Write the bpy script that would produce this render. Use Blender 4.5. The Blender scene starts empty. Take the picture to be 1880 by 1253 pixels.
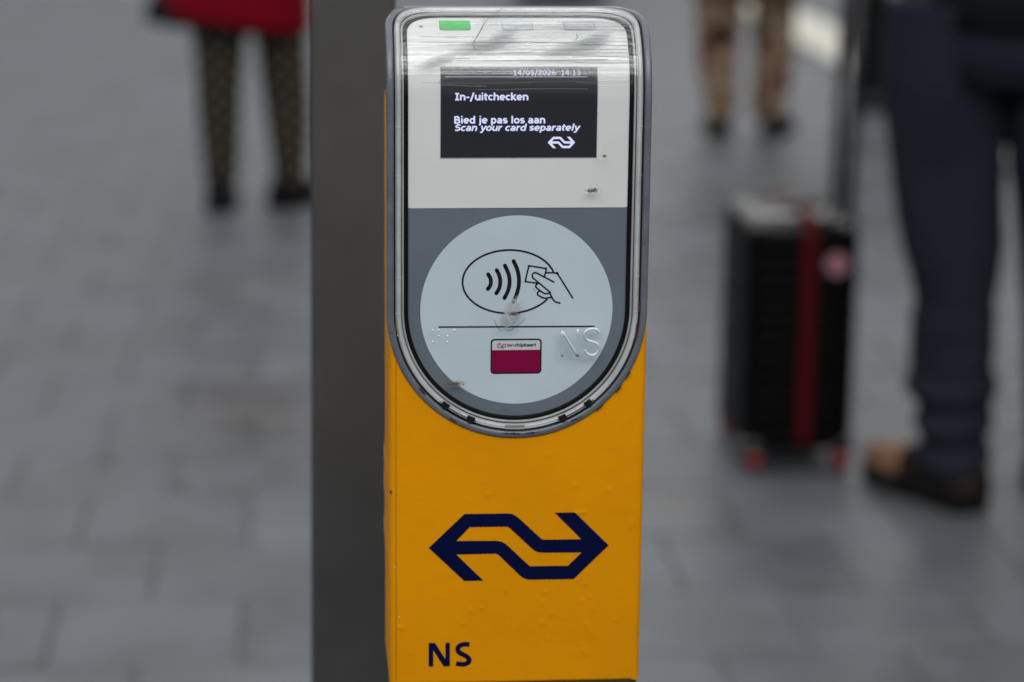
import bpy, bmesh, math, random
from mathutils import Vector, Matrix, noise as mnoise
random.seed(7)
sc = bpy.context.scene
COL = sc.collection
R = math.radians

# ------------------------------------------------------------------ camera, world, lamps, exposure
cam_d = bpy.data.cameras.new('camera'); cam = bpy.data.objects.new('camera', cam_d); COL.objects.link(cam)
cam_d.sensor_width = 36.0; cam_d.lens = 36.0 * 4440 / 1880; cam_d.clip_start = 0.05; cam_d.clip_end = 300
YAW, PITCH, ROLL = R(5.0), R(13.3), R(-0.6)
fwd = Vector((math.sin(YAW)*math.cos(PITCH), math.cos(YAW)*math.cos(PITCH), -math.sin(PITCH)))
r0 = fwd.cross(Vector((0, 0, 1))).normalized(); d0 = fwd.cross(r0)
right = math.cos(ROLL)*r0 + math.sin(ROLL)*d0; down = -math.sin(ROLL)*r0 + math.cos(ROLL)*d0
M = Matrix((right, -down, -fwd)).transposed().to_4x4(); M.translation = Vector((-0.13143, -1.45337, 1.35))
cam.matrix_world = M
cam_d.dof.use_dof = True; cam_d.dof.focus_distance = 1.475; cam_d.dof.aperture_fstop = 4.3
sc.camera = cam

w = bpy.data.worlds.new('World'); sc.world = w; w.use_nodes = True
bgn = w.node_tree.nodes['Background']; bgn.inputs[0].default_value = (0.80, 0.90, 1.0, 1); bgn.inputs[1].default_value = 0.19

def area_lamp(y, sy, rad, x=0.0, sx=16.0, z=6.0, tilt=0.0, col=(1.0, 0.985, 0.96)):
    l = bpy.data.lights.new('unseen_lamp', 'AREA'); l.shape = 'RECTANGLE'; l.size = sx; l.size_y = sy
    l.energy = rad * math.pi * sx * sy; l.color = col
    o = bpy.data.objects.new('unseen_lamp', l); COL.objects.link(o); o.location = (x, y, z); o.rotation_euler.x = tilt
    return o
# slanted lamp added to light the reader, then unseen roof glazing as strip lamps
area_lamp(-3.3, 2.3, 4.15, x=-0.3, sx=6.5, z=4.3, tilt=R(46))
for y, sy, rad in ((-1.7, 0.4, 3.0), (-0.5, 0.4, 3.0), (0.7, 0.35, 3.0), (2.0, 0.35, 2.8), (5.0, 1.0, 2.6), (8.0, 1.0, 2.6), (11.0, 1.0, 2.4), (14.0, 1.0, 2.2), (17.0, 1.1, 1.8), (20.5, 1.4, 1.2), (25.0, 1.6, 1.4), (30.5, 1.8, 2.0), (37.0, 2.0, 2.0)):
    area_lamp(y, sy, rad)
area_lamp(18.8, 2.6, 4.2, x=3.6, sx=5.0, z=6.1)  # extra unseen lamp added to brighten the floor at the right

vs = sc.view_settings; vs.view_transform = 'Standard'; vs.look = 'None'; vs.gamma = 1.0; vs.use_curve_mapping = False; vs.exposure = 0.12
sc.render.engine = 'CYCLES'; sc.cycles.use_denoising = True
sc.cycles.max_bounces = 10; sc.cycles.transparent_max_bounces = 24; sc.cycles.caustics_reflective = False; sc.cycles.caustics_refractive = False
try: sc.cycles.denoiser = 'OPENIMAGEDENOISE'
except Exception: pass

# ------------------------------------------------------------------ materials
def newmat(name):
    m = bpy.data.materials.new(name); m.use_nodes = True
    nt = m.node_tree; return m, nt, nt.nodes['Principled BSDF'], nt.nodes['Material Output']
def N(nt, t, **kw):
    n = nt.nodes.new(t)
    for k, v in kw.items(): setattr(n, k, v)
    return n
def coords(nt, kind='Object', scale=(1, 1, 1), loc=(0, 0, 0), rot=(0, 0, 0)):
    tc = N(nt, 'ShaderNodeTexCoord'); mp = N(nt, 'ShaderNodeMapping')
    nt.links.new(tc.outputs[kind], mp.inputs[0])
    mp.inputs['Scale'].default_value = scale; mp.inputs['Location'].default_value = loc; mp.inputs['Rotation'].default_value = rot
    return mp.outputs[0]
def noise_n(nt, vec, scale, detail=4, rough=0.55):
    n = N(nt, 'ShaderNodeTexNoise'); nt.links.new(vec, n.inputs['Vector'])
    n.inputs['Scale'].default_value = scale; n.inputs['Detail'].default_value = detail; n.inputs['Roughness'].default_value = rough
    return n
def ramp(nt, fac, stops, interp='LINEAR'):
    r = N(nt, 'ShaderNodeValToRGB'); nt.links.new(fac, r.inputs[0]); r.color_ramp.interpolation = interp
    e = r.color_ramp.elements
    while len(e) < len(stops): e.new(0.5)
    for i, (p, c) in enumerate(stops):
        e[i].position = p; e[i].color = c if len(c) == 4 else (*c, 1)
    return r
def mathn(nt, op, a, b=None, clamp=False):
    n = N(nt, 'ShaderNodeMath', operation=op); n.use_clamp = clamp
    for i, v in enumerate((a, b)):
        if v is None: continue
        if isinstance(v, (int, float)): n.inputs[i].default_value = v
        else: nt.links.new(v, n.inputs[i])
    return n.outputs[0]
def maprange(nt, v, a, b, c=0.0, d=1.0):
    n = N(nt, 'ShaderNodeMapRange'); nt.links.new(v, n.inputs[0])
    for i, x in enumerate((a, b, c, d)): n.inputs[i+1].default_value = x
    return n.outputs[0]
def simple(name, col, rough=0.5, metal=0.0, vary=0.0, vscale=20, bump=0.0, bscale=200, spec=0.5, stretch=(1, 1, 1), emit=None, es=0.0):
    m, nt, p, o = newmat(name)
    p.inputs['Base Color'].default_value = (*col, 1); p.inputs['Roughness'].default_value = rough; p.inputs['Metallic'].default_value = metal
    p.inputs['Specular IOR Level'].default_value = spec
    if emit: p.inputs['Emission Color'].default_value = (*emit, 1); p.inputs['Emission Strength'].default_value = es
    vec = coords(nt, scale=stretch)
    if vary:
        n = noise_n(nt, vec, vscale, 6, 0.6)
        lo = tuple(max(0, c*(1-vary)) for c in col); hi = tuple(min(1, c*(1+vary)) for c in col)
        r = ramp(nt, n.outputs[0], [(0.3, lo), (0.7, hi)]); nt.links.new(r.outputs[0], p.inputs['Base Color'])
        nt.links.new(maprange(nt, n.outputs[0], 0.3, 0.7, max(0.03, rough-0.08), min(1, rough+0.08)), p.inputs['Roughness'])
    if bump:
        n2 = noise_n(nt, vec, bscale, 4, 0.6); b = N(nt, 'ShaderNodeBump'); b.inputs['Strength'].default_value = bump; b.inputs['Distance'].default_value = 0.001
        nt.links.new(n2.outputs[0], b.inputs['Height']); nt.links.new(b.outputs[0], p.inputs['Normal'])
    return m

def yellow_film():
    m, nt, p, o = newmat('yellow_vinyl_film')
    vec = coords(nt)
    n = noise_n(nt, vec, 9, 5, 0.6)
    r = ramp(nt, n.outputs[0], [(0.3, (0.68, 0.262, 0.0004)), (0.7, (0.78, 0.305, 0.0006))])
    # small rubbed off dirt specks
    n3 = noise_n(nt, vec, 260, 3, 0.5); sp = ramp(nt, n3.outputs[0], [(0.735, (0, 0, 0)), (0.76, (1, 1, 1))])
    n3b = noise_n(nt, vec, 30, 2, 0.5); spm = mathn(nt, 'MULTIPLY', sp.outputs[0], mathn(nt, 'GREATER_THAN', n3b.outputs[0], 0.56))
    mx = N(nt, 'ShaderNodeMix', data_type='RGBA'); nt.links.new(mathn(nt, 'MULTIPLY', spm, 0.45), mx.inputs[0])
    nt.links.new(r.outputs[0], mx.inputs[6]); mx.inputs[7].default_value = (0.30, 0.16, 0.03, 1)
    nt.links.new(mx.outputs[2], p.inputs['Base Color'])
    p.inputs['Roughness'].default_value = 0.48; p.inputs['Specular IOR Level'].default_value = 0.10
    v2 = coords(nt, scale=(60, 60, 900)); g = noise_n(nt, v2, 1.0, 3, 0.6)
    v3 = coords(nt, scale=(1, 1, 1)); g2 = noise_n(nt, v3, 420, 2, 0.5)
    h = mathn(nt, 'ADD', mathn(nt, 'MULTIPLY', g.outputs[0], 0.6), mathn(nt, 'MULTIPLY', g2.outputs[0], 0.4))
    b = N(nt, 'ShaderNodeBump'); b.inputs['Strength'].default_value = 0.22; b.inputs['Distance'].default_value = 0.0006
    nt.links.new(h, b.inputs['Height']); nt.links.new(b.outputs[0], p.inputs['Normal'])
    return m

def bezel_metal():
    m, nt, p, o = newmat('worn_grey_bezel')
    vec = coords(nt)
    n = noise_n(nt, vec, 60, 6, 0.65)
    r = ramp(nt, n.outputs[0], [(0.3, (0.085, 0.10, 0.118)), (0.68, (0.135, 0.155, 0.178))])
    n2 = noise_n(nt, vec, 330, 4, 0.6); sp = ramp(nt, n2.outputs[0], [(0.66, (0, 0, 0)), (0.72, (1, 1, 1))])
    mx = N(nt, 'ShaderNodeMix', data_type='RGBA'); nt.links.new(mathn(nt, 'MULTIPLY', sp.outputs[0], 0.6), mx.inputs[0])
    nt.links.new(r.outputs[0], mx.inputs[6]); mx.inputs[7].default_value = (0.02, 0.022, 0.025, 1)
    nt.links.new(mx.outputs[2], p.inputs['Base Color'])
    p.inputs['Roughness'].default_value = 0.33; p.inputs['Specular IOR Level'].default_value = 0.6
    b = N(nt, 'ShaderNodeBump'); b.inputs['Strength'].default_value = 0.25; b.inputs['Distance'].default_value = 0.0008
    nt.links.new(n2.outputs[0], b.inputs['Height']); nt.links.new(b.outputs[0], p.inputs['Normal'])
    return m

def clear_cover():
    """scratched clear polycarbonate: see-through with a fresnel reflection; long horizontal scratches over the curved top"""
    m, nt, p, o = newmat('clear_polycarbonate'); nt.nodes.remove(p)
    uv = N(nt, 'ShaderNodeUVMap'); sep = N(nt, 'ShaderNodeSeparateXYZ'); nt.links.new(uv.outputs[0], sep.inputs[0])
    top = maprange(nt, sep.outputs[1], 1.155, 1.182)
    def str_noise(su, sv, det):
        mp = N(nt, 'ShaderNodeMapping'); nt.links.new(uv.outputs[0], mp.inputs[0]); mp.inputs['Scale'].default_value = (su, sv, 1)
        return noise_n(nt, mp.outputs[0], 1.0, det, 0.62).outputs[0]
    a = str_noise(5, 520, 5); c = str_noise(1.5, 1400, 2); lowf = str_noise(26, 60, 3); big = str_noise(12, 30, 2)
    h = mathn(nt, 'ADD', mathn(nt, 'MULTIPLY', a, 0.5), mathn(nt, 'MULTIPLY', c, 0.22))
    h = mathn(nt, 'ADD', h, mathn(nt, 'MULTIPLY', lowf, 0.7))
    h = mathn(nt, 'ADD', h, mathn(nt, 'MULTIPLY', big, 1.4))
    h = mathn(nt, 'MULTIPLY', h, top)
    b = N(nt, 'ShaderNodeBump'); b.inputs['Strength'].default_value = 0.6; b.inputs['Distance'].default_value = 0.0011
    nt.links.new(h, b.inputs['Height'])
    g = N(nt, 'ShaderNodeBsdfGlossy'); g.inputs['Roughness'].default_value = 0.06; g.inputs['Color'].default_value = (1, 1, 1, 1)
    nt.links.new(b.outputs[0], g.inputs['Normal'])
    rg = maprange(nt, str_noise(3, 240, 3), 0.35, 0.7, 0.03, 0.2); nt.links.new(rg, g.inputs['Roughness'])
    lw = N(nt, 'ShaderNodeLayerWeight'); lw.inputs[0].default_value = 0.5
    f2 = mathn(nt, 'ADD', mathn(nt, 'MULTIPLY', mathn(nt, 'POWER', lw.outputs['Facing'], 4.0), 0.85), mathn(nt, 'ADD', mathn(nt, 'MULTIPLY', top, 0.075), 0.016), True)
    # worn bands polish or dull the reflection along the wipe direction
    wear = maprange(nt, str_noise(2.2, 330, 4), 0.36, 0.66, 0.25, 1.75)
    mixw = mathn(nt, 'ADD', mathn(nt, 'MULTIPLY', top, mathn(nt, 'SUBTRACT', wear, 1.0)), 1.0)
    f2 = mathn(nt, 'MULTIPLY', f2, mixw, True)
    tr = N(nt, 'ShaderNodeBsdfTransparent'); tr.inputs[0].default_value = (0.97, 0.98, 0.98, 1)
    # micro scratches scatter a little light too
    df = N(nt, 'ShaderNodeBsdfDiffuse'); df.inputs[0].default_value = (0.75, 0.78, 0.8, 1)
    scr = ramp(nt, c, [(0.56, (0, 0, 0)), (0.66, (1, 1, 1))]); hz = mathn(nt, 'MULTIPLY', mathn(nt, 'MULTIPLY', scr.outputs[0], top), 0.16)
    m1 = N(nt, 'ShaderNodeMixShader'); nt.links.new(hz, m1.inputs[0]); nt.links.new(tr.outputs[0], m1.inputs[1]); nt.links.new(df.outputs[0], m1.inputs[2])
    m2 = N(nt, 'ShaderNodeMixShader'); nt.links.new(f2, m2.inputs[0]); nt.links.new(m1.outputs[0], m2.inputs[1]); nt.links.new(g.outputs[0], m2.inputs[2])
    nt.links.new(m2.outputs[0], o.inputs[0])
    return m

def clear_rim(name='clear_rim_plastic', body=(0.80, 0.85, 0.85), opac=0.6):
    m, nt, p, o = newmat(name)
    vec = coords(nt, scale=(1, 1, 1)); n = noise_n(nt, vec, 45, 4, 0.6)
    r = ramp(nt, n.outputs[0], [(0.3, tuple(c*0.72 for c in body)), (0.7, body)]); nt.links.new(r.outputs[0], p.inputs['Base Color'])
    p.inputs['Roughness'].default_value = 0.09; p.inputs['Specular IOR Level'].default_value = 0.8
    tr = N(nt, 'ShaderNodeBsdfTransparent'); tr.inputs[0].default_value = (0.9, 0.94, 0.94, 1)
    mx = N(nt, 'ShaderNodeMixShader'); mx.inputs[0].default_value = opac
    nt.links.new(tr.outputs[0], mx.inputs[1]); nt.links.new(p.outputs[0], mx.inputs[2]); nt.links.new(mx.outputs[0], o.inputs[0])
    return m

def raised_clear():
    """raised clear marks: glossy, dark refracted edges and lit upper slopes painted into the colour"""
    m, nt, p, o = newmat('clear_raised_plastic')
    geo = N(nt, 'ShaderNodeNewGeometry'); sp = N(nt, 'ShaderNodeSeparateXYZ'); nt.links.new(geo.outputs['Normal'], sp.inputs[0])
    up = maprange(nt, sp.outputs[2], -0.75, 0.75)  # painted shading: upward slopes light, downward slopes dark
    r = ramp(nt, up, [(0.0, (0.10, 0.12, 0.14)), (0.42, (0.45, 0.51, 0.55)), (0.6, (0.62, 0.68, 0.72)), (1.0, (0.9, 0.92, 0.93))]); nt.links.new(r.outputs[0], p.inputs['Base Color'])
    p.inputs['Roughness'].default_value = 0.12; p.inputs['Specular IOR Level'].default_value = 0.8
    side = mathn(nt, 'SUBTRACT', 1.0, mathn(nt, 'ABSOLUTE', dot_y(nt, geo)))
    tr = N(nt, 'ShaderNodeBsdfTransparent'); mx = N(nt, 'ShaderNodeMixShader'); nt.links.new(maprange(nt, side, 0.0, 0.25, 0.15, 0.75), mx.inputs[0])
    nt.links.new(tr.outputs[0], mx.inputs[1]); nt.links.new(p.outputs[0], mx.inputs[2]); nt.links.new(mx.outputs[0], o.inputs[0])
    return m
def dot_y(nt, geo):
    s = N(nt, 'ShaderNodeSeparateXYZ'); nt.links.new(geo.outputs['Normal'], s.inputs[0]); return s.outputs[1]

def decal(name, col, scale, lo, hi, rough=0.7, stretch=(1, 1, 1)):
    """surface mark whose own speckled shape comes from noise; fades out to its rim through the UV"""
    m, nt, p, o = newmat(name)
    p.inputs['Base Color'].default_value = (*col, 1); p.inputs['Roughness'].default_value = rough
    vec = coords(nt, 'UV'); sub = N(nt, 'ShaderNodeVectorMath', operation='SUBTRACT'); nt.links.new(vec, sub.inputs[0]); sub.inputs[1].default_value = (0.5, 0.5, 0)
    ln = N(nt, 'ShaderNodeVectorMath', operation='LENGTH'); nt.links.new(sub.outputs[0], ln.inputs[0])
    fall = maprange(nt, ln.outputs['Value'], 0.5, 0.1, 0.0, 1.0)
    n = noise_n(nt, coords(nt, scale=stretch), scale, 5, 0.65)
    a = maprange(nt, mathn(nt, 'ADD', n.outputs[0], mathn(nt, 'MULTIPLY', fall, 0.28)), lo, hi)
    a = mathn(nt, 'MULTIPLY', a, mathn(nt, 'MINIMUM', mathn(nt, 'MULTIPLY', fall, 3.0), 1.0), True)
    nt.links.new(a, p.inputs['Alpha'])
    return m

def slab_mat(name, base, var):
    m, nt, p, o = newmat(name)
    vec = coords(nt, 'Object'); geo = N(nt, 'ShaderNodeNewGeometry')
    oi = N(nt, 'ShaderNodeObjectInfo')
    n = noise_n(nt, geo.outputs['Position'], 3.4, 7, 0.7); n2 = noise_n(nt, geo.outputs['Position'], 90, 3, 0.6)
    f = mathn(nt, 'ADD', mathn(nt, 'MULTIPLY', n.outputs[0], 0.75), mathn(nt, 'ADD', mathn(nt, 'MULTIPLY', oi.outputs['Random'], 0.13), 0.045))
    lo = tuple(c*(1-var) for c in base); hi = tuple(c*(1+var) for c in base)
    r = ramp(nt, f, [(0.30, lo), (0.66, hi)])
    n3 = noise_n(nt, geo.outputs['Position'], 1.9, 4, 0.6)
    warm = N(nt, 'ShaderNodeMix', data_type='RGBA', blend_type='MULTIPLY'); nt.links.new(maprange(nt, n3.outputs[0], 0.48, 0.7), warm.inputs[0])
    nt.links.new(r.outputs[0], warm.inputs[6]); warm.inputs[7].default_value = (0.95, 0.84, 0.74, 1)
    nt.links.new(warm.outputs[2], p.inputs['Base Color'])
    nt.links.new(maprange(nt, mathn(nt, 'ADD', mathn(nt, 'MULTIPLY', n.outputs[0], 0.8), mathn(nt, 'MULTIPLY', oi.outputs['Random'], 0.25)), 0.3, 0.8, 0.36, 0.54), p.inputs['Roughness'])
    p.inputs['Specular IOR Level'].default_value = 0.32
    b = N(nt, 'ShaderNodeBump'); b.inputs['Strength'].default_value = 0.15; b.inputs['Distance'].default_value = 0.002
    nt.links.new(n2.outputs[0], b.inputs['Height']); nt.links.new(b.outputs[0], p.inputs['Normal'])
    return m

def camo():
    m, nt, p, o = newmat('camouflage_cloth')
    vec = coords(nt, scale=(1, 1, 0.8)); n = noise_n(nt, vec, 15, 1.5, 0.5)
    r = ramp(nt, n.outputs[0], [(0.0, (0.03, 0.012, 0.010)), (0.39, (0.19, 0.062, 0.045)), (0.46, (0.36, 0.27, 0.18)), (0.54, (0.11, 0.07, 0.048)), (0.58, (0.46, 0.36, 0.25))], 'CONSTANT')
    nt.links.new(r.outputs[0], p.inputs['Base Color']); p.inputs['Roughness'].default_value = 0.85; p.inputs['Specular IOR Level'].default_value = 0.1
    return m
def checked():
    m, nt, p, o = newmat('checked_leggings')
    def wave(rot):
        wv = N(nt, 'ShaderNodeTexWave'); nt.links.new(coords(nt, rot=rot), wv.inputs[0]); wv.inputs['Scale'].default_value = 7.5; wv.inputs['Distortion'].default_value = 0.6
        return wv.outputs['Fac']
    f = mathn(nt, 'MULTIPLY', wave((0, R(50), 0)), wave((0, R(-40), 0)))
    r = ramp(nt, f, [(0.2, (0.014, 0.013, 0.011)), (0.55, (0.17, 0.145, 0.10))]); nt.links.new(r.outputs[0], p.inputs['Base Color'])
    p.inputs['Roughness'].default_value = 0.8; p.inputs['Specular IOR Level'].default_value = 0.1
    return m

MAT = dict(
    yellow=yellow_film(), bezel=bezel_metal(), cover=clear_cover(), rim=clear_rim(), rim2=clear_rim('frosted_rim_plastic', (0.50, 0.52, 0.52), 0.85),
    navy=simple('navy_print', (0.0016, 0.004, 0.038), 0.4, spec=0.1),
    dark_line=simple('dark_seam', (0.012, 0.014, 0.017), 0.4),
    gasket=simple('black_gasket', (0.006, 0.006, 0.007), 0.35, spec=0.1),
    panel_white=simple('white_panel', (0.72, 0.74, 0.73), 0.55, spec=0.08, vary=0.05, vscale=14),
    panel_grey=simple('grey_panel', (0.142, 0.170, 0.203), 0.5, spec=0.08, vary=0.08, vscale=18),
    circle=simple('pale_disc_print', (0.555, 0.64, 0.70), 0.5, spec=0.08, vary=0.035, vscale=25),
    ink=simple('black_print', (0.012, 0.011, 0.016), 0.5, spec=0.1),
    magenta=simple('magenta_print', (0.23, 0.0001, 0.048), 0.5, spec=0.1), pinkline=simple('crimson_print', (0.32, 0.01, 0.07), 0.5, spec=0.1), card_white=simple('white_print', (0.58, 0.62, 0.65), 0.5, spec=0.1),
    screen=simple('display_glass', (0.012, 0.012, 0.014), 0.25, emit=(0.016, 0.016, 0.019), es=0.6),
    screen_frame=simple('display_edge', (0.35, 0.36, 0.36), 0.5),
    pixels=simple('display_pixels', (0.1, 0.1, 0.1), 0.6, emit=(0.60, 0.64, 0.95), es=0.95),
    pixels_dim=simple('display_pixels_dim', (0.1, 0.1, 0.1), 0.6, emit=(0.52, 0.56, 0.80), es=0.72), gum_and_glint=simple('pale_gum_and_glint', (0.33, 0.34, 0.36), 0.5), gum_dark=simple('trodden_gum_dark', (0.05, 0.05, 0.052), 0.6),
    led_on=simple('green_lit_lens', (0.02, 0.22, 0.04), 0.3, emit=(0.015, 0.48, 0.07), es=0.6),
    led_off=simple('clear_lens', (0.66, 0.69, 0.72), 0.2), led_rim=simple('clear_lens_edge', (0.36, 0.40, 0.45), 0.4), led_edge=simple('lens_recess', (0.16, 0.19, 0.23), 0.4),
    black_plastic=simple('black_plastic', (0.010, 0.010, 0.011), 0.25),
    pedestal=simple('green_grey_pedestal', (0.028, 0.045, 0.030), 0.5, vary=0.2),
    pole=simple('dark_grey_painted_steel', (0.064, 0.064, 0.064), 0.5, vary=0.16, vscale=9, bump=0.1, bscale=300, spec=0.35),
    emboss=raised_clear(),
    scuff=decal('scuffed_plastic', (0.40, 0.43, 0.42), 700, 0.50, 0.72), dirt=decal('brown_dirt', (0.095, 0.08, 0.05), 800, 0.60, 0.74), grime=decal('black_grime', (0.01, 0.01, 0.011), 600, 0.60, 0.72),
    reflection_patch=decal('painted_reflection', (0.11, 0.135, 0.155), 100, 0.42, 1.25, stretch=(0.35, 4, 4)), hairm=simple('grey_fibre', (0.16, 0.16, 0.15), 0.6), crack=simple('scratch_line', (0.03, 0.03, 0.032), 0.5), redmark=simple('dark_red_mark', (0.12, 0.01, 0.03), 0.4), chip=simple('bare_chip', (0.5, 0.48, 0.42), 0.5),
    slab=slab_mat('grey_stone_slab', (0.112, 0.124, 0.141), 0.36), line=slab_mat('cream_line_slab', (0.80, 0.79, 0.68), 0.08), mortar=simple('joint_mortar', (0.082, 0.087, 0.093), 0.9, vary=0.2, vscale=8),
    red=simple('red_wool', (0.20, 0.0006, 0.009), 0.85, spec=0.12, vary=0.12, bump=0.3), blackcloth=simple('black_cloth', (0.010, 0.010, 0.012), 0.9, spec=0.12, vary=0.2), camo=camo(), checked=checked(),
    blackleather=simple('black_leather', (0.008, 0.008, 0.009), 0.45, spec=0.12), sole=simple('black_rubber', (0.010, 0.010, 0.010), 0.7, spec=0.12), tan=simple('tan_leather', (0.27, 0.14, 0.075), 0.55, vary=0.2, vscale=18), brown=simple('brown_leather', (0.022, 0.010, 0.006), 0.5, vary=0.3),
    navycloth=simple('navy_cotton', (0.0175, 0.0215, 0.032), 0.85, spec=0.12, vary=0.22, vscale=7, bump=0.4, bscale=500), jacket=simple('dark_jacket', (0.012, 0.013, 0.016), 0.8, spec=0.12, vary=0.2), browncloth=simple('brown_coat_cloth', (0.10, 0.055, 0.035), 0.85, spec=0.12, vary=0.2), greycloth=simple('charcoal_cloth', (0.012, 0.014, 0.014), 0.9, spec=0.12, vary=0.2),
    skin=simple('skin', (0.50, 0.29, 0.20), 0.5), hair=simple('dark_hair', (0.02, 0.014, 0.01), 0.6), hair_light=simple('light_brown_hair', (0.12, 0.07, 0.035), 0.6),
    shell=simple('black_suitcase_shell', (0.003, 0.003, 0.0035), 0.42, vary=0.2, spec=0.07), strap=simple('red_strap', (0.085, 0.003, 0.006), 0.6, spec=0.12), sticker=simple('pink_sticker', (0.40, 0.19, 0.215), 0.5), tube=simple('dark_metal_tube', (0.045, 0.043, 0.048), 0.35, metal=0.4), redplastic=simple('red_plastic', (0.26, 0.012, 0.012), 0.4), greyshoe=simple('grey_suede', (0.05, 0.05, 0.055), 0.8), bin=simple('dark_bin_paint', (0.055, 0.052, 0.05), 0.55),
)

# ------------------------------------------------------------------ mesh helpers
def link(name, me, mat, parent=None, smooth=False):
    o = bpy.data.objects.new(name, me); COL.objects.link(o)
    if mat is not None and len(me.materials) == 0: me.materials.append(MAT[mat] if isinstance(mat, str) else mat)
    if smooth:
        for p in me.polygons: p.use_smooth = True
    if parent is not None: o.parent = parent
    return o
def mesh(verts, faces, uvs=None):
    me = bpy.data.meshes.new('m'); me.from_pydata([tuple(v) for v in verts], [], faces); me.validate()
    if uvs is not None:
        l = me.uv_layers.new(name='UVMap')
        for lp in me.loops: l.data[lp.index].uv = uvs[lp.vertex_index]
    me.update(); return me
def empty(name, loc, label, cat, group=None):
    o = bpy.data.objects.new(name, None); COL.objects.link(o); o.location = loc; o['label'] = label; o['category'] = cat
    if group: o['group'] = group
    return o
def child(name, me, mat, root, smooth=False):
    """world-space mesh under an (unrotated) root: shift it into the root's frame"""
    me.transform(Matrix.Translation(-world_loc(root))); return link(name, me, mat, root, smooth)
def world_loc(o):
    v = Vector(o.location)
    while o.parent: o = o.parent; v += Vector(o.location)
    return v
def box(x0, x1, y0, y1, z0, z1, bev=0.0, seg=2):
    bm = bmesh.new(); bmesh.ops.create_cube(bm, size=1.0)
    for v in bm.verts: v.co = Vector(((x0+x1)/2 + v.co.x*(x1-x0), (y0+y1)/2 + v.co.y*(y1-y0), (z0+z1)/2 + v.co.z*(z1-z0)))
    if bev: bmesh.ops.bevel(bm, geom=bm.edges[:], offset=bev, segments=seg, affect='EDGES', profile=0.5)
    me = bpy.data.meshes.new('m'); bm.to_mesh(me); bm.free(); return me
def loft(rings, cap0=True, cap1=True, closed=True):
    n = len(rings[0]); V = [p for r in rings for p in r]; F = []
    for i in range(len(rings)-1):
        for j in range(n if closed else n-1):
            k = (j+1) % n; F.append((i*n+j, i*n+k, (i+1)*n+k, (i+1)*n+j))
    if cap0: F.append(tuple(range(n))[::-1])
    if cap1: F.append(tuple(range((len(rings)-1)*n, len(rings)*n)))
    return V, F
def ring(c, rx, ry, n=24, up=Vector((0, 0, 1)), xdir=None, p=2.0, fold=None):
    """superellipse ring around c, in the plane normal to up"""
    up = Vector(up).normalized(); xd = Vector(xdir) if xdir is not None else Vector((1, 0, 0)); xd = (xd - up*xd.dot(up)).normalized(); yd = up.cross(xd)
    out = []
    for i in range(n):
        a = 2*math.pi*i/n; ca, sa = math.cos(a), math.sin(a)
        x = math.copysign(abs(ca)**(2/p), ca)*rx; y = math.copysign(abs(sa)**(2/p), sa)*ry
        f = fold(a) if fold else 1.0
        out.append(Vector(c) + xd*x*f + yd*y*f)
    return out
def tube_me(pts, r, n=8, caps=True):
    pts = [Vector(p) for p in pts]; rings = []
    for i, p in enumerate(pts):
        d = (pts[min(i+1, len(pts)-1)] - pts[max(i-1, 0)]).normalized()
        ref = Vector((0, 1, 0)) if abs(d.y) < 0.9 else Vector((1, 0, 0))
        rr = r[i] if isinstance(r, (list, tuple)) else r
        rings.append(ring(p, rr, rr, n, d, ref))
    return mesh(*loft(rings, caps, caps))
def join_me(parts):
    V, F = [], []
    for me in parts:
        o = len(V); V += [v.co.copy() for v in me.vertices]; F += [tuple(i+o for i in p.vertices) for p in me.polygons]
    return mesh(V, F)

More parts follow.
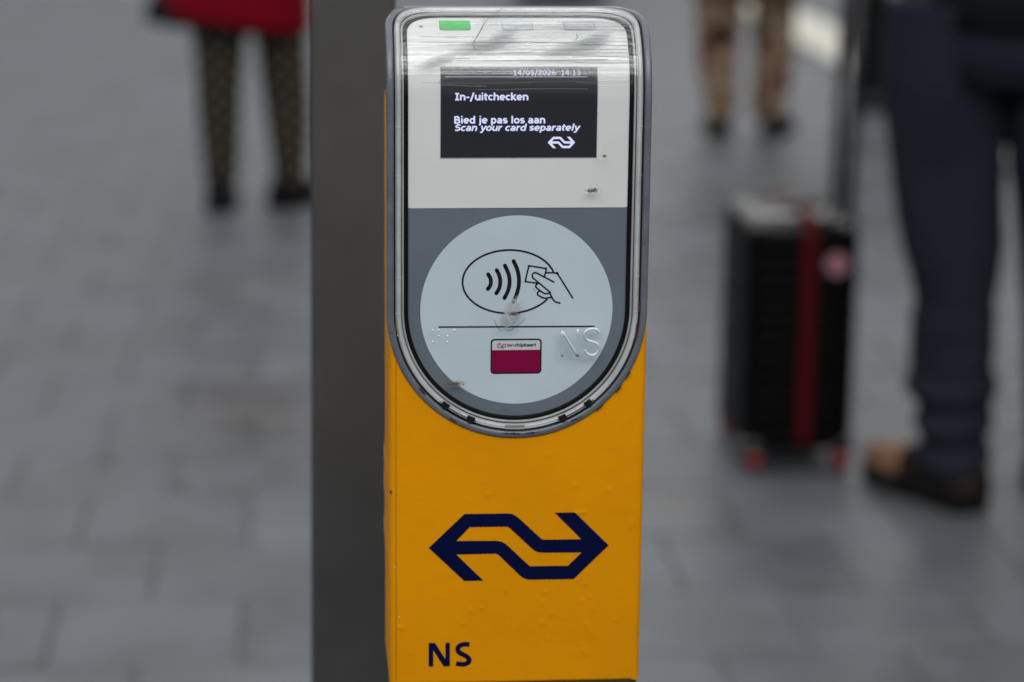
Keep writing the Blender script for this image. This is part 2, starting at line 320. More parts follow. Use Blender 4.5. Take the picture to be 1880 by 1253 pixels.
# measured outlines in millimetres on the reader face (across, up) and on the yellow film
T = {
  'screen': [[-48.69,1176.51],[46.24,1176.51],[47.08,1119.41],[-48.74,1119.38]],
  'led1': [[-47.79,1219.87],[-29.69,1207.26]],
  'led2': [[-9.26,1218.16],[8.79,1207.35]],
  'led3': [[28.69,1220.24],[47.12,1207.44]],
  'mic': [[-59.55,1211.02]],
  'date': [[-4.72,1174.47],[36.43,1170.63]],
  'rule': [[-46.16,1169.76],[40.42,1169.73]],
  'in': [[-40.61,1159.2],[4.47,1154.45]],
  'bied': [[-40.56,1144.72],[14.97,1140.28]],
  'scan': [[-40.54,1139.89],[36.74,1135.72]],
  'slogo': [[16.63,1128.57],[33.52,1128.52],[24.76,1132.07],[24.87,1125.02]],
  'ell': [[-6.31,1061.77],[-5.91,1021.83],[-34.93,1042.08],[20.26,1047.58],[18.1,1030.59]],
  'waves': [[[-19.1,1046.59],[-17.82,1044.3],[-17.39,1041.95],[-17.79,1039.46],[-19.24,1037.33]],[[-13.88,1049.18],[-12.24,1045.83],[-11.58,1041.9],[-12.17,1037.84],[-13.96,1034.57]],[[-8.8,1052.06],[-6.66,1047.21],[-5.77,1042.07],[-6.55,1036.65],[-8.89,1031.53]],[[-3.45,1054.8],[-0.93,1048.95],[0.05,1042.17],[-0.79,1035.75],[-3.18,1029.19]]],
  'hand': [[[15.93,1045.26],[16.79,1049.32],[16.08,1050.03],[6.88,1051.67],[6.04,1051.17],[4.11,1042.85],[4.68,1041.78],[10.94,1040.87]],[[21.75,1041.36],[11.35,1047.01],[10.15,1047.44],[8.76,1046.95],[8.21,1045.67],[8.65,1044.24],[10.21,1042.81],[19.45,1035.02]],[[16.33,1047.32],[22.23,1047.28],[23.28,1046.92],[24.35,1045.98],[33.51,1031.32]],[[11.65,1040.44],[10.67,1039.8],[10.54,1038.66],[11.26,1037.58],[15.23,1034.62],[17.14,1034.17],[19.17,1034.44]],[[12.83,1035.78],[11.72,1034.93],[11.66,1033.65],[12.59,1032.85],[15.98,1031.25],[19.91,1031.79]],[[19.31,1034.73],[20.47,1032.0],[21.63,1030.05],[23.2,1028.75],[25.67,1028.08]]],
  'line': [[-49.73,1013.46],[47.68,1012.97]],
  'card': [[-16.52,1004.89],[13.99,983.81],[-1.18,998.47]],
  'cardtext': [[-7.0,1003.06],[11.4,999.91]],
  'cardlogo': [[-13.26,1002.83],[-13.24,1000.45],[-11.34,1000.43],[-10.29,1001.72],[-9.25,1002.65],[-8.33,1002.42],[-8.31,1000.25],[-9.57,999.91]],
  'braille': [[-53.52,1012.44],[-49.89,1012.41],[-40.24,1012.32],[-49.88,1008.84],[-44.44,1008.78],[-53.5,1005.15],[-44.42,1005.06]],
  'embN': [[[27.08,995.19],[26.84,1011.3]],[[26.84,1011.08],[36.47,995.39]],[[36.77,995.09],[36.49,1012.48]]],
  'embS': [[50.1,1009.96],[48.37,1011.92],[45.28,1012.62],[42.07,1011.38],[40.73,1008.55],[42.18,1005.54],[45.42,1004.46],[48.54,1003.0],[50.06,1000.06],[48.65,996.84],[45.58,995.6],[42.33,996.91],[40.89,999.18]],
  'clips': [[-46.27,963.73],[-30.23,954.39],[28.62,953.99],[45.29,962.96]],
  'greytag': [[-1.66,947.55]],
  'dirt': [[-39.39,978.43],[44.2,1099.63],[51.18,1120.81]],
  'scuff': [[-2.6,1030.73],[-5.23,1023.18],[-8.53,1015.96]],
  'cracks': [[[-15.51,1018.68],[-14.5,1016.16],[-13.08,1013.63],[-11.09,1011.82]],[[3.6,1019.73],[1.52,1017.09],[-1.97,1014.61]],[[-1.97,1014.61],[-4.77,1012.48],[-7.58,1012.0]],[[8.44,1038.39],[9.94,1036.38]]],
  'hair': [[-8.73,1227.0],[-15.23,1216.9],[-19.74,1209.55],[-23.24,1201.2],[-26.21,1195.02],[-29.07,1190.21],[-27.92,1185.71]],
  'hair2': [[-20.31,1216.12],[-22.8,1203.12],[-27.28,1193.37],[-28.23,1186.44]],
  'spot': [[34.52,1197.67],[34.98,1194.68],[33.5,1192.64]],
  'logo': [[-55.66,871.57],[-33.19,893.56],[-5.86,893.52],[-3.13,893.07],[-0.99,892.02],[1.17,890.37],[14.56,877.36],[15.75,876.32],[17.22,875.78],[41.16,875.67],[23.89,893.54],[36.76,893.53],[58.68,871.29],[36.7,849.16],[9.25,849.27],[6.8,849.52],[4.34,850.59],[2.17,852.27],[-11.04,865.79],[-12.02,866.63],[-13.2,867.05],[-38.19,866.89],[-20.85,849.22],[-33.13,849.25]],
  'logohole': [[-38.23,875.83],[-29.85,884.81],[-6.74,884.83],[-5.77,884.71],[-4.79,884.08],[9.19,870.53],[11.16,868.76],[13.42,867.6],[16.84,867.13],[41.5,866.89],[32.83,858.15],[9.63,858.27],[8.65,858.39],[7.76,859.02],[-5.06,871.59],[-7.22,873.56],[-9.57,874.93],[-12.98,875.6]],
  'N': [[-55.48,792.16],[-55.52,808.03],[-51.51,808.05],[-44.81,796.91],[-44.85,808.01],[-42.01,808.05],[-41.94,792.07],[-45.97,792.05],[-52.57,803.1],[-52.54,792.1]],
  'S': [[-29.46,806.54],[-31.72,806.8],[-34.46,806.44],[-36.41,805.24],[-36.99,803.59],[-36.3,801.71],[-34.43,800.32],[-32.06,799.02],[-30.29,797.53],[-29.59,795.96],[-30.17,794.51],[-31.64,793.61],[-33.9,793.24],[-38.03,793.85]],
  'crease': [[[42.49,853.38],[44.42,845.79],[46.99,836.9],[50.19,827.33]],[[45.25,819.18],[47.01,815.32],[48.66,811.08]],[[42.09,805.23],[43.38,800.73],[45.87,797.48]],[[-77.77,820.45],[-72.39,818.07]],[[37.03,892.88],[43.0,893.4]]],
  'blister': [[35.22,930.6],[19.17,931.44],[-17.95,906.14],[36.97,911.1],[57.94,907.81],[19.21,840.6],[16.89,833.44],[42.2,834.46],[23.38,826.22],[16.47,819.77],[77.96,912.08],[73.18,884.18],[78.55,832.47],[77.66,817.87],[32.48,862.36],[47.15,793.61],[21.44,809.49],[-6.65,842.99],[-5.22,819.58],[-22.14,830.68],[-29.33,829.56],[-32.88,820.79],[72.88,886.68],[63.63,821.34]],
}

# ------------------------------------------------------------------ the setting: paved floor
floor = link('floor', mesh([(-60, -40, -0.004), (60, -40, -0.004), (60, 90, -0.004), (-60, 90, -0.004)], [(0, 1, 2, 3)]), 'mortar'); floor['kind'] = 'structure'
PIT = 0.300; GAP = 0.004
def slab_mesh(w, d, t=0.03, bev=0.002):
    return box(-w/2, w/2, -d/2, d/2, -t, 0.0, bev, 1)
slab_me = [slab_mesh(PIT-GAP, PIT-GAP) for _ in range(1)][0]; slab_me.materials.append(MAT['slab'])
line_me = slab_mesh(0.372, 0.593); line_me.materials.append(MAT['line'])
LX0, LX1 = 2.405, 2.785
camp = M.translation; Rinv = M.inverted()
def pix(p):
    v = Rinv @ Vector(p)
    if v.z > -0.1: return None
    return (0.5 + v.x/-v.z*4440/1880, 0.5 - v.y/-v.z*4440/1253, -v.z)
cells = []
for row in range(-14, 52):
    yc = 2.095 + PIT*(row+0.5); off = 0.66 if row % 2 == 0 else 0.505
    for k in range(-22, 34):
        xc = off + PIT*(k+0.5)
        if LX0 - 0.001 < xc + PIT/2 and xc - PIT/2 < LX1 + 0.001:
            # cut slabs beside the line
            if xc < LX0 and LX0 - (xc - PIT/2) > 0.04: cells.append((xc, yc, xc - PIT/2, LX0)); 
            elif xc > LX1 and (xc + PIT/2) - LX1 > 0.04: cells.append((xc, yc, LX1, xc + PIT/2))
            continue
        cells.append((xc, yc, xc - PIT/2, xc + PIT/2))
def seen(p, mx=0.03):
    q = pix(p); return q is not None and -mx < q[0] < 1+mx and -mx-0.02 < q[1] < 1+mx
vis = [c for c in cells if seen((c[0], c[1], 0), 0.06)]
vis.sort(key=lambda c: (c[0]-camp.x)**2 + (c[1]-camp.y)**2)
near = set(vis[:300]); rest = [c for c in cells if c not in near]
def slab_rand(c): return random.uniform(-0.0012, 0.0004), random.uniform(-0.003, 0.003), random.uniform(-0.003, 0.003)
for c in vis[:300]:
    xc = (c[2]+c[3])/2; wd = c[3]-c[2]
    o = bpy.data.objects.new('paving_slab', slab_me); COL.objects.link(o); o.parent = floor
    dz, rx, ry = slab_rand(c); o.location = (xc, c[1], dz); o.rotation_euler = (rx, ry, 0); o.scale.x = (wd-GAP)/(PIT-GAP)
V, F = [], []
for c in rest:
    w2 = (c[3]-c[2]-GAP)/2; xc = (c[2]+c[3])/2; d2 = (PIT-GAP)/2; dz = random.uniform(-0.001, 0.0004); b = len(V); e = 0.0035
    for (sx, sy, z) in ((-1, -1, dz-e), (1, -1, dz-e), (1, 1, dz-e), (-1, 1, dz-e)): V.append((xc+sx*w2, c[1]+sy*d2, z))
    for (sx, sy, z) in ((-1, -1, dz), (1, -1, dz), (1, 1, dz), (-1, 1, dz)): V.append((xc+sx*(w2-e), c[1]+sy*(d2-e), z))
    F += [(b+4, b+5, b+6, b+7)] + [(b+i, b+(i+1) % 4, b+4+(i+1) % 4, b+4+i) for i in range(4)]
far = link('far_paving', mesh(V, F), 'slab', floor); far['kind'] = 'stuff'
for k in range(-2, 26):
    o = bpy.data.objects.new('line_slab', line_me); COL.objects.link(o); o.parent = floor
    o.location = ((LX0+LX1)/2, 0.75 + 0.6*k, 0.001 + random.uniform(-0.0008, 0.0008))

rg = random.Random(3)
for (gx, gy, gr, gm) in [(-0.2665, 4.835, 0.016, 'gum_and_glint')] + [(rg.uniform(-1.6, 3.0), rg.uniform(2.2, 9.0), rg.uniform(0.008, 0.018), rg.choice(('gum_and_glint', 'gum_dark', 'gum_dark'))) for _ in range(26)]:  # first spot is a painted floor glint, the others trodden gum
    pr = [(1.0, 0.0006), (0.92, 0.0018), (0.6, 0.0026)]; wob = [rg.uniform(0.8, 1.15) for _ in range(12)]
    link('gum_and_glint_spot', mesh(*loft([[Vector((gx + gr*q*wob[i]*math.cos(2*math.pi*i/12), gy + gr*q*wob[i]*math.sin(2*math.pi*i/12), z)) for i in range(12)] for q, z in pr], False, True)), gm, floor, True)

# ------------------------------------------------------------------ grey steel post behind the validator
post = empty('steel_post', (-0.0965, 0.362, 0), 'dark grey square steel post standing close behind the yellow validator', 'post')
sec = [(-0.0325, 0.0325)]
def rrect(hw, hd, r, n=5):
    out = []
    for (cx, cy, a0) in ((hw-r, hd-r, 0), (-hw+r, hd-r, 90), (-hw+r, -hd+r, 180), (hw-r, -hd+r, 270)):
        for i in range(n+1):
            a = R(a0 + 90*i/n); out.append((cx + r*math.cos(a), cy + r*math.sin(a)))
    return out
rr = rrect(0.0310, 0.0325, 0.004)
link('shaft', mesh(*loft([[Vector((x + 0.008*(z-0.94), y, z)) for x, y in rr] for z in (0.012, 1.0, 2.0, 3.4)])), 'pole', post)
link('base_plate', box(-0.085, 0.075, -0.08, 0.08, 0.0005, 0.012, 0.002, 1), 'pole', post)
for sx in (-1, 1):
    for sy in (-1, 1): link('bolt', mesh(*loft([ring((-0.005+sx*0.062, sy*0.062, z), 0.008, 0.008, 6) for z in (0.012, 0.02)])), 'tube', post)

# ------------------------------------------------------------------ the card validator
val = empty('card_validator', (0, 0.045, 0), 'yellow card validator post with clear domed reader, small screen and blue arrow logo', 'card reader')
VO = Vector((0, 0.045, 0))
RC, ZC, Z0 = 0.050, 1.155, 1.0236            # bend radius of the top, start of the bend, centre of the round bottom
def wrap(u, s, h):
    """(u, s): flat pattern of the reader face in metres, h: height above it; the pattern bends back over the top"""
    if s <= ZC: return Vector((u, -h, s))
    th = (s - ZC)/RC; r = RC + h
    return Vector((u, RC - r*math.cos(th), ZC + r*math.sin(th)))
def vchild(name, me, mat, parent=None, smooth=False):
    me.transform(Matrix.Translation(-VO)); return link(name, me, mat, parent or val, smooth)
XO = -0.0010                                  # the reader sits a touch off the middle of the post
def outline(hw, stop, rt, xo=XO, nb=56, nt=14, ns=22):
    """closed outline: half round bottom of radius hw, straight sides, rounded top corners"""
    P = []
    for i in range(nb+1):
        a = math.pi + math.pi*i/nb; P.append((xo + hw*math.cos(a), Z0 + hw*math.sin(a)))
    def side(sgn, a, b): return [(xo + sgn*hw, a + (b-a)*i/ns) for i in range(1, ns)]
    P += side(1, Z0, stop-rt)
    for i in range(nt+1):
        a = 0.5*math.pi*i/nt; P.append((xo + hw - rt + rt*math.cos(a), stop - rt + rt*math.sin(a)))
    for i in range(1, 12): P.append((xo + (hw-rt)*(1 - 2*i/12), stop))
    for i in range(nt+1):
        a = 0.5*math.pi*(1 + i/nt); P.append((xo - hw + rt + rt*math.cos(a), stop - rt + rt*math.sin(a)))
    P += side(-1, stop-rt, Z0)
    return P
STOP = 1.2400
def ol(hw):  # concentric outline by its half width: the top edge and corners step with it
    d = 0.081 - hw; return outline(hw, STOP - d*0.95, 0.036 - d*0.9)
def band(profile, closed=False):
    """sweep a profile [(half width, h), ...] round the outline"""
    rings = [[wrap(u, s, h) for u, s in ol(hw)] for hw, h in profile]
    V, F = loft(rings, False, False); 
    if closed:
        n = len(rings[0]); m = len(rings)
        F += [((m-1)*n+j, (m-1)*n+(j+1) % n, (j+1) % n, j) for j in range(n)]
    return mesh(V, F)
def halfw(hw, s):
    """half width of the outline at height s"""
    d = 0.081 - hw; stop = STOP - d*0.95; rt = 0.036 - d*0.9
    if s < Z0: return math.sqrt(max(hw*hw - (Z0-s)**2, 0))
    if s > stop - rt: return hw - rt + math.sqrt(max(rt*rt - (s-(stop-rt))**2, 0))
    return hw
def sheet(hw, h, s0=None, s1=None, nx=24, ds=0.002, uv=False):
    d = 0.081 - hw; lo = Z0 - hw + 1e-5 if s0 is None else s0; hi = STOP - d*0.95 - 1e-5 if s1 is None else s1
    n = max(2, int((hi-lo)/ds)); V, F, U = [], [], []
    for i in range(n+1):
        t = i/n; s = lo + (hi-lo)*(0.5 - 0.5*math.cos(math.pi*t)); ww = halfw(hw, s)
        for j in range(nx+1):
            u = XO + ww*(2*j/nx - 1); V.append(wrap(u, s, h)); U.append((u, s))
    for i in range(n):
        for j in range(nx):
            a = i*(nx+1)+j; F.append((a, a+1, a+nx+2, a+nx+1))
    return mesh(V, F, U)

# --- yellow housing: film-covered steel sheet with blisters, creases and an opening for the reader
def seg_dist(px, pz, a, b):
    ax, az, bx, bz = a[0], a[1], b[0], b[1]; dx, dz = bx-ax, bz-az
    t = max(0, min(1, ((px-ax)*dx + (pz-az)*dz)/(dx*dx+dz*dz+1e-12))); return math.hypot(px-ax-t*dx, pz-az-t*dz)
creases = [[(x/1000, z/1000) for x, z in c] for c in T['crease']]
blist = [(x/1000, z/1000, random.uniform(0.0010, 0.0018), random.uniform(0.00015, 0.00035)) for x, z in T['blister']]
for _ in range(30): blist.append((random.uniform(-0.07, 0.075), random.uniform(0.785, 0.93), random.uniform(0.0007, 0.0013), random.uniform(0.00005, 0.00015)))
def film(x, z):
    d = 0.0
    for bx, bz, br, bh in blist:
        q = ((x-bx)**2 + (z-bz)**2)/(br*br)
        if q < 9: d += bh*math.exp(-q)
    for c in creases:
        for i in range(len(c)-1):
            q = seg_dist(x, z, c[i], c[i+1])
            if q < 0.004: d += 0.00042*math.exp(-(q/0.0011)**2)/ (1.6 if len(c) > 2 else 1.0)
    d += 0.00025*mnoise.noise((x*28, z*22, 3.1)) + 0.00009*mnoise.noise((x*130, z*90, 7.7))
    return d
HW, RD, BACK, ZB, ZT = 0.0803, 0.0045, 0.088, 0.7800, 1.150
sect = []                                      # (x, y, kind) from back left over the front to back right
for i in range(6): sect.append((-HW, BACK - 0.004 - (BACK-0.004-RD)*i/6, 0))
for i in range(7): a = math.pi + 0.5*math.pi*i/6; sect.append((-HW + RD + RD*math.cos(a), RD + RD*math.sin(a), 1))
nxf = 150
for i in range(1, nxf): sect.append((-HW + RD + (2*HW-2*RD)*i/nxf, 0.0, 2))
for i in range(7): a = 1.5*math.pi + 0.5*math.pi*i/6; sect.append((HW - RD + RD*math.cos(a), RD + RD*math.sin(a), 1))
for i in range(1, 7): sect.append((HW, RD + (BACK-0.004-RD)*i/6, 0))
bulges = ((0.945, 0.022, 0.0), (0.912, 0.010, 0.0008), (0.893, 0.020, 0.0009), (0.862, 0.018, 0.0008))
nz = 368; V, F = [], []; ns_ = len(sect)
for k in range(nz+1):
    z = ZB + (ZT-ZB)*k/nz
    for (x, y, kind) in sect:
        px, py = x, y
        e = min(1.0, abs(z-ZB)/0.003)
        if kind == 2: py -= film(x, z)
        if x < -0.079 and y > 0.002:
            for bz, bw, bh in bulges: px -= bh*math.exp(-((z-bz)/bw*1.6)**2) * min(1, y/0.03)
        if x < -0.079: px += 0.0002*mnoise.noise((5.0, z*60, 2.0))
        if x > 0.076: px += 0.00035*mnoise.noise((3.0, z*70, 1.0)); py += 0.0
        if k == 0: py += 0.0012 if kind == 2 else 0.0
        V.append(Vector((px, py, z)))
for k in range(nz):
    for j in range(ns_-1):
        x = (sect[j][0] + sect[j+1][0])/2; z = ZB + (ZT-ZB)*(k+0.5)/nz
        if sect[j][1] < 0.004:
            inn = abs(x-XO) < 0.0788 if z >= Z0 else math.hypot(x-XO, z-Z0) < 0.0788
            if inn: continue
        F.append((k*ns_+j, k*ns_+j+1, (k+1)*ns_+j+1, (k+1)*ns_+j))
housing = vchild('housing', mesh(V, F), 'yellow', smooth=True)
vchild('back_panel', box(-0.0795, 0.0795, BACK-0.006, BACK-0.002, ZB, 1.15, 0.0, 1), 'yellow')
# film seam near the left corner and its chips
vchild('film_seam', mesh([(-0.0764, -0.00045, 0.783), (-0.0761, -0.00045, 0.783), (-0.0761, -0.00045, 1.02), (-0.0764, -0.00045, 1.02)], [(0, 1, 2, 3)]), simple('seam_shadow_line', (0.30, 0.13, 0.002), 0.6))
def poly_me(pts, fn):
    bm = bmesh.new(); vs_ = [bm.verts.new(fn(x, y)) for x, y in pts]; bm.faces.new(vs_); bmesh.ops.triangulate(bm, faces=bm.faces[:])
    me = bpy.data.meshes.new('m'); bm.to_mesh(me); bm.free(); return me
def chip_pts(cx, cz, r): return [(cx + r*random.uniform(0.5, 1.1)*math.cos(2*math.pi*i/7)*0.6, cz + r*random.uniform(0.6, 1.2)*math.sin(2*math.pi*i/7)) for i in range(7)]
for cx, cz, r in ((-0.0744, 0.9975, 0.0012), (-0.0752, 1.0095, 0.0008), (-0.0768, 0.8590, 0.0009), (-0.0742, 0.8260, 0.0009)):
    vchild('paint_chip', poly_me(chip_pts(cx, cz, r), lambda x, z: Vector((x, -0.0007, z))), 'chip')
vchild('film_tear', poly_me(chip_pts(-0.0795, 0.9085, 0.0015), lambda x, z: Vector((x, 0.0005, z))), 'crack')
vchild('pedestal', box(-0.0770, 0.0790, 0.0022, 0.080, 0.012, 0.7815, 0.003, 2), 'pedestal')
vchild('base_plate', box(-0.12, 0.12, -0.06, 0.15, 0.0005, 0.012, 0.003, 1), 'pedestal')

# --- printed logo and letters on the film (curves filled, then laid on the sheet)
def fill2d(loops):
    cu = bpy.data.curves.new('c', 'CURVE'); cu.dimensions = '2D'; cu.fill_mode = 'BOTH'
    for lp in loops:
        sp = cu.splines.new('POLY'); sp.points.add(len(lp)-1); sp.use_cyclic_u = True
        for p, (x, y) in zip(sp.points, lp): p.co = (x, y, 0, 1)
    return curve_mesh(cu)
def curve_mesh(cu):
    o = bpy.data.objects.new('c', cu); COL.objects.link(o); bpy.context.view_layer.update()
    me = bpy.data.meshes.new_from_object(o.evaluated_get(bpy.context.evaluated_depsgraph_get()))
    bpy.data.objects.remove(o); bpy.data.curves.remove(cu); me.materials.clear(); return me
def subdiv(me, maxlen):
    bm = bmesh.new(); bm.from_mesh(me); bmesh.ops.triangulate(bm, faces=bm.faces[:])
    for _ in range(6):
        es = [e for e in bm.edges if e.calc_length() > maxlen]
        if not es: break
        bmesh.ops.subdivide_edges(bm, edges=es, cuts=1); bmesh.ops.triangulate(bm, faces=bm.faces[:])
    bm.to_mesh(me); bm.free(); return me
def lay(me, fn):
    for v in me.vertices: v.co = fn(v.co.x, v.co.y)
    me.update(); return me
def on_film(x, y): return Vector((x/1000, -film(x/1000, y/1000) - 0.00022, y/1000))
def on_face(h): return lambda x, y: wrap(x/1000, y/1000, h)
def stroke(pts, wd, closed=False, round_=True):
    """flat ribbon along a polyline in mm as one polygon loop"""
    P = [Vector((x, y)) for x, y in pts]; n = len(P); Lf, Rt = [], []
    for i in range(n):
        if closed: a, b = P[i-1], P[(i+1) % n]
        else: a, b = P[max(i-1, 0)], P[min(i+1, n-1)]
        d = (b-a).normalized(); nn = Vector((-d.y, d.x))
        k = 1.0
        if 0 < i < n-1 or closed:
            d1 = (P[i]-P[i-1]).normalized(); k = 1/max(0.5, abs(nn.dot(Vector((-d1.y, d1.x)))))
        Lf.append(P[i] + nn*wd/2*k); Rt.append(P[i] - nn*wd/2*k)
    V, F = [Vector((p.x, p.y, 0)) for p in Lf+Rt], []
    for i in range(n if closed else n-1):
        j = (i+1) % n; F.append((i, j, n+j, n+i))
    if round_ and not closed:
        for c, q in ((P[0], P[1]), (P[-1], P[-2])):
            b = len(V); V += [Vector((c.x + wd/2*math.cos(2*math.pi*t/14), c.y + wd/2*math.sin(2*math.pi*t/14), 0.0)) for t in range(14)]; F.append(tuple(range(b, b+14)))
    return mesh(V, F)
def smooth_path(pts, n=6):
    P = [Vector(p) for p in pts]; out = []
    for i in range(len(P)-1):
        p0, p1, p2, p3 = P[max(i-1, 0)], P[i], P[i+1], P[min(i+2, len(P)-1)]
        for k in range(n):
            t = k/n; out.append(0.5*((2*p1) + (p2-p0)*t + (2*p0-5*p1+4*p2-p3)*t*t + (3*p1-p0-3*p2+p3)*t**3))
    out.append(P[-1]); return [tuple(p) for p in out]
logo = fill2d([T['logo'], T['logohole']]); subdiv(logo, 3.0)
logo_flat = [v.co.copy() for v in logo.vertices]; logo_faces = [tuple(p.vertices) for p in logo.polygons]
vchild('arrow_logo', lay(logo, on_film), 'navy')
vchild('letter', lay(subdiv(fill2d([T['N']]), 3.0), on_film), 'navy')['label'] = 'navy blue letter N on the yellow film'
vchild('letter', lay(subdiv(stroke(smooth_path(T['S']), 3.1, round_=False), 3.0), on_film), 'navy')['label'] = 'navy blue letter S on the yellow film'

# --- grey bezel ring round the reader, with its return running back along the sides
bz = vchild('bezel', band([(0.0800, -0.016), (0.0806, -0.008), (0.0809, -0.0005), (0.0806, 0.0008), (0.0797, 0.0014), (0.0780, 0.0015), (0.0768, 0.0012), (0.0764, 0.0004), (0.0763, -0.006)]), 'bezel', smooth=True)
vchild('rear_hood', box(-0.0785, 0.0770, 0.046, 0.086, 1.148, 1.2045, 0.010, 4), 'bezel')
for u in (-0.002,):
    vchild('bezel_joint', poly_me([(u-0.0001, Z0-0.0809), (u+0.0001, Z0-0.0809), (u+0.0001, Z0-0.0769), (u-0.0001, Z0-0.0769)], lambda x, s: wrap(x, s, 0.00165)), 'dark_line')
vchild('bezel_joint', poly_me([(-0.0812+XO+0.001, 1.0115), (-0.0775+XO+0.001, 1.0110), (-0.0775+XO+0.001, 1.0112), (-0.0812+XO+0.001, 1.0117)], lambda x, s: wrap(x, s, 0.0016)), 'dark_line')
# --- the back tray that the reader face lies in, dark seam, frosted flange, clear rim, gasket
vchild('tray', sheet(0.0766, -0.0062), 'panel_white', smooth=True)
vchild('seam', band([(0.0763, -0.004), (0.0761, -0.0002), (0.0757, -0.0002), (0.0756, -0.004)]), 'dark_line', smooth=True)
prof = []
for i in range(11):
    a = math.pi*i/10; prof.append((0.07365 + 0.0020*math.cos(a), -0.0030 + 0.0038*math.sin(a)**0.7))
vchild('clear_rim', band(prof), 'rim', smooth=True)
vchild('rim_ridge', band([(0.07425, 0.0004), (0.0744, 0.0013), (0.0747, 0.0013), (0.0749, 0.0004)]), 'rim2', smooth=True)
vchild('flange', band([(0.0717, -0.0048), (0.0716, -0.0022), (0.0712, -0.0018), (0.0705, -0.0018), (0.0702, -0.0022), (0.0701, -0.0048)]), 'rim2', smooth=True)
vchild('flange_seam', band([(0.0719, -0.0040), (0.0719, -0.0012), (0.07168, -0.0012), (0.07168, -0.0040)]), 'dark_line')
vchild('gasket', band([(0.0703, -0.0048), (0.0702, -0.0033), (0.0697, -0.0030), (0.0679, -0.0030), (0.0676, -0.0033), (0.0675, -0.0048)]), 'gasket', smooth=True)

# --- face panel: white display field above, grey field below with the pale disc
DIV = 1.0884
face = vchild('face_panel', sheet(0.0677, -0.0043, DIV, None), 'panel_white', smooth=True)
FC = -0.0043
def fchild(name, me, mat, parent=None, smooth=False): return vchild(name, me, mat, parent or face, smooth)
fchild('grey_field', sheet(0.0677, -0.0044, None, DIV), 'panel_grey', smooth=True)
fchild('field_edge', poly_me([(-0.0675, DIV-0.0003), (0.0655, DIV-0.0003), (0.0655, DIV+0.0005), (-0.0675, DIV+0.0005)], lambda x, s: wrap(x, s, FC+0.00025)), simple('field_edge_highlight', (0.7, 0.72, 0.72), 0.4))
CXc = -1.2
fchild('pale_disc', mesh([wrap((CXc + 59.8*math.cos(2*math.pi*i/160))/1000, Z0 + 0.0598*math.sin(2*math.pi*i/160), FC+0.0001) for i in range(160)], [tuple(range(160))]), 'circle')
PH = FC + 0.0002
# contactless symbol
(eT, eB, eL, eA, eE) = T['ell']; ecx = (eT[0]+eB[0])/2; ecz = (eT[1]+eB[1])/2; ea = ecx-eL[0]; eb = (eT[1]-eB[1])/2
a0 = math.atan2((eA[1]-ecz)/eb, (eA[0]-ecx)/ea); a1 = math.atan2((eE[1]-ecz)/eb, (eE[0]-ecx)/ea) + 2*math.pi
fchild('ellipse_mark', lay(stroke([(ecx + ea*math.cos(a0+(a1-a0)*i/90), ecz + eb*math.sin(a0+(a1-a0)*i/90)) for i in range(91)], 1.18, round_=False), on_face(PH)), 'ink')
for wv in T['waves']: fchild('wave_mark', lay(stroke(smooth_path(wv), 2.45), on_face(PH)), 'ink')
fchild('hand_mark', join_me([lay(stroke(smooth_path(h, 3) if len(h) > 4 else h, 1.0), on_face(PH + 0.00002*i)) for i, h in enumerate(T['hand'])]), 'ink')
fchild('divider_line', lay(stroke(T['line'], 0.98, round_=False), on_face(PH)), 'ink')
# payment card symbol
(c0, c1, cm) = T['card']
def rr2(x0, z0, x1, z1, r, n=6):
    return [(p[0] + (x0+x1)/2, p[1] + (z0+z1)/2) for p in rrect((x1-x0)/2, (z1-z0)/2, r, n)]
cx0, cx1, cz0, cz1 = c0[0], c1[0], c1[1], c0[1]
card = fchild('card_symbol', lay(mesh([Vector((x, y, 0)) for x, y in rr2(cx0-0.7, cz0-0.7, cx1+0.7, cz1+0.7, 2.4)], [tuple(range(28))]), on_face(PH)), 'ink')
vchild('card_white_field', lay(mesh([Vector((x, y, 0)) for x, y in rr2(cx0+0.3, cz0+0.3, cx1-0.3, cz1-0.3, 1.6)], [tuple(range(28))]), on_face(PH+0.0001)), 'card_white', face)
vchild('card_magenta_field', lay(mesh([Vector((x, y, 0)) for x, y in [(cx0+0.3, cm[1]), (cx0+0.3, cz0+1.5), (cx0+0.75, cz0+0.6), (cx0+1.6, cz0+0.3), (cx1-1.6, cz0+0.3), (cx1-0.75, cz0+0.6), (cx1-0.3, cz0+1.5), (cx1-0.3, cm[1])]], [tuple(range(8))]), on_face(PH+0.0002)), 'magenta', face)

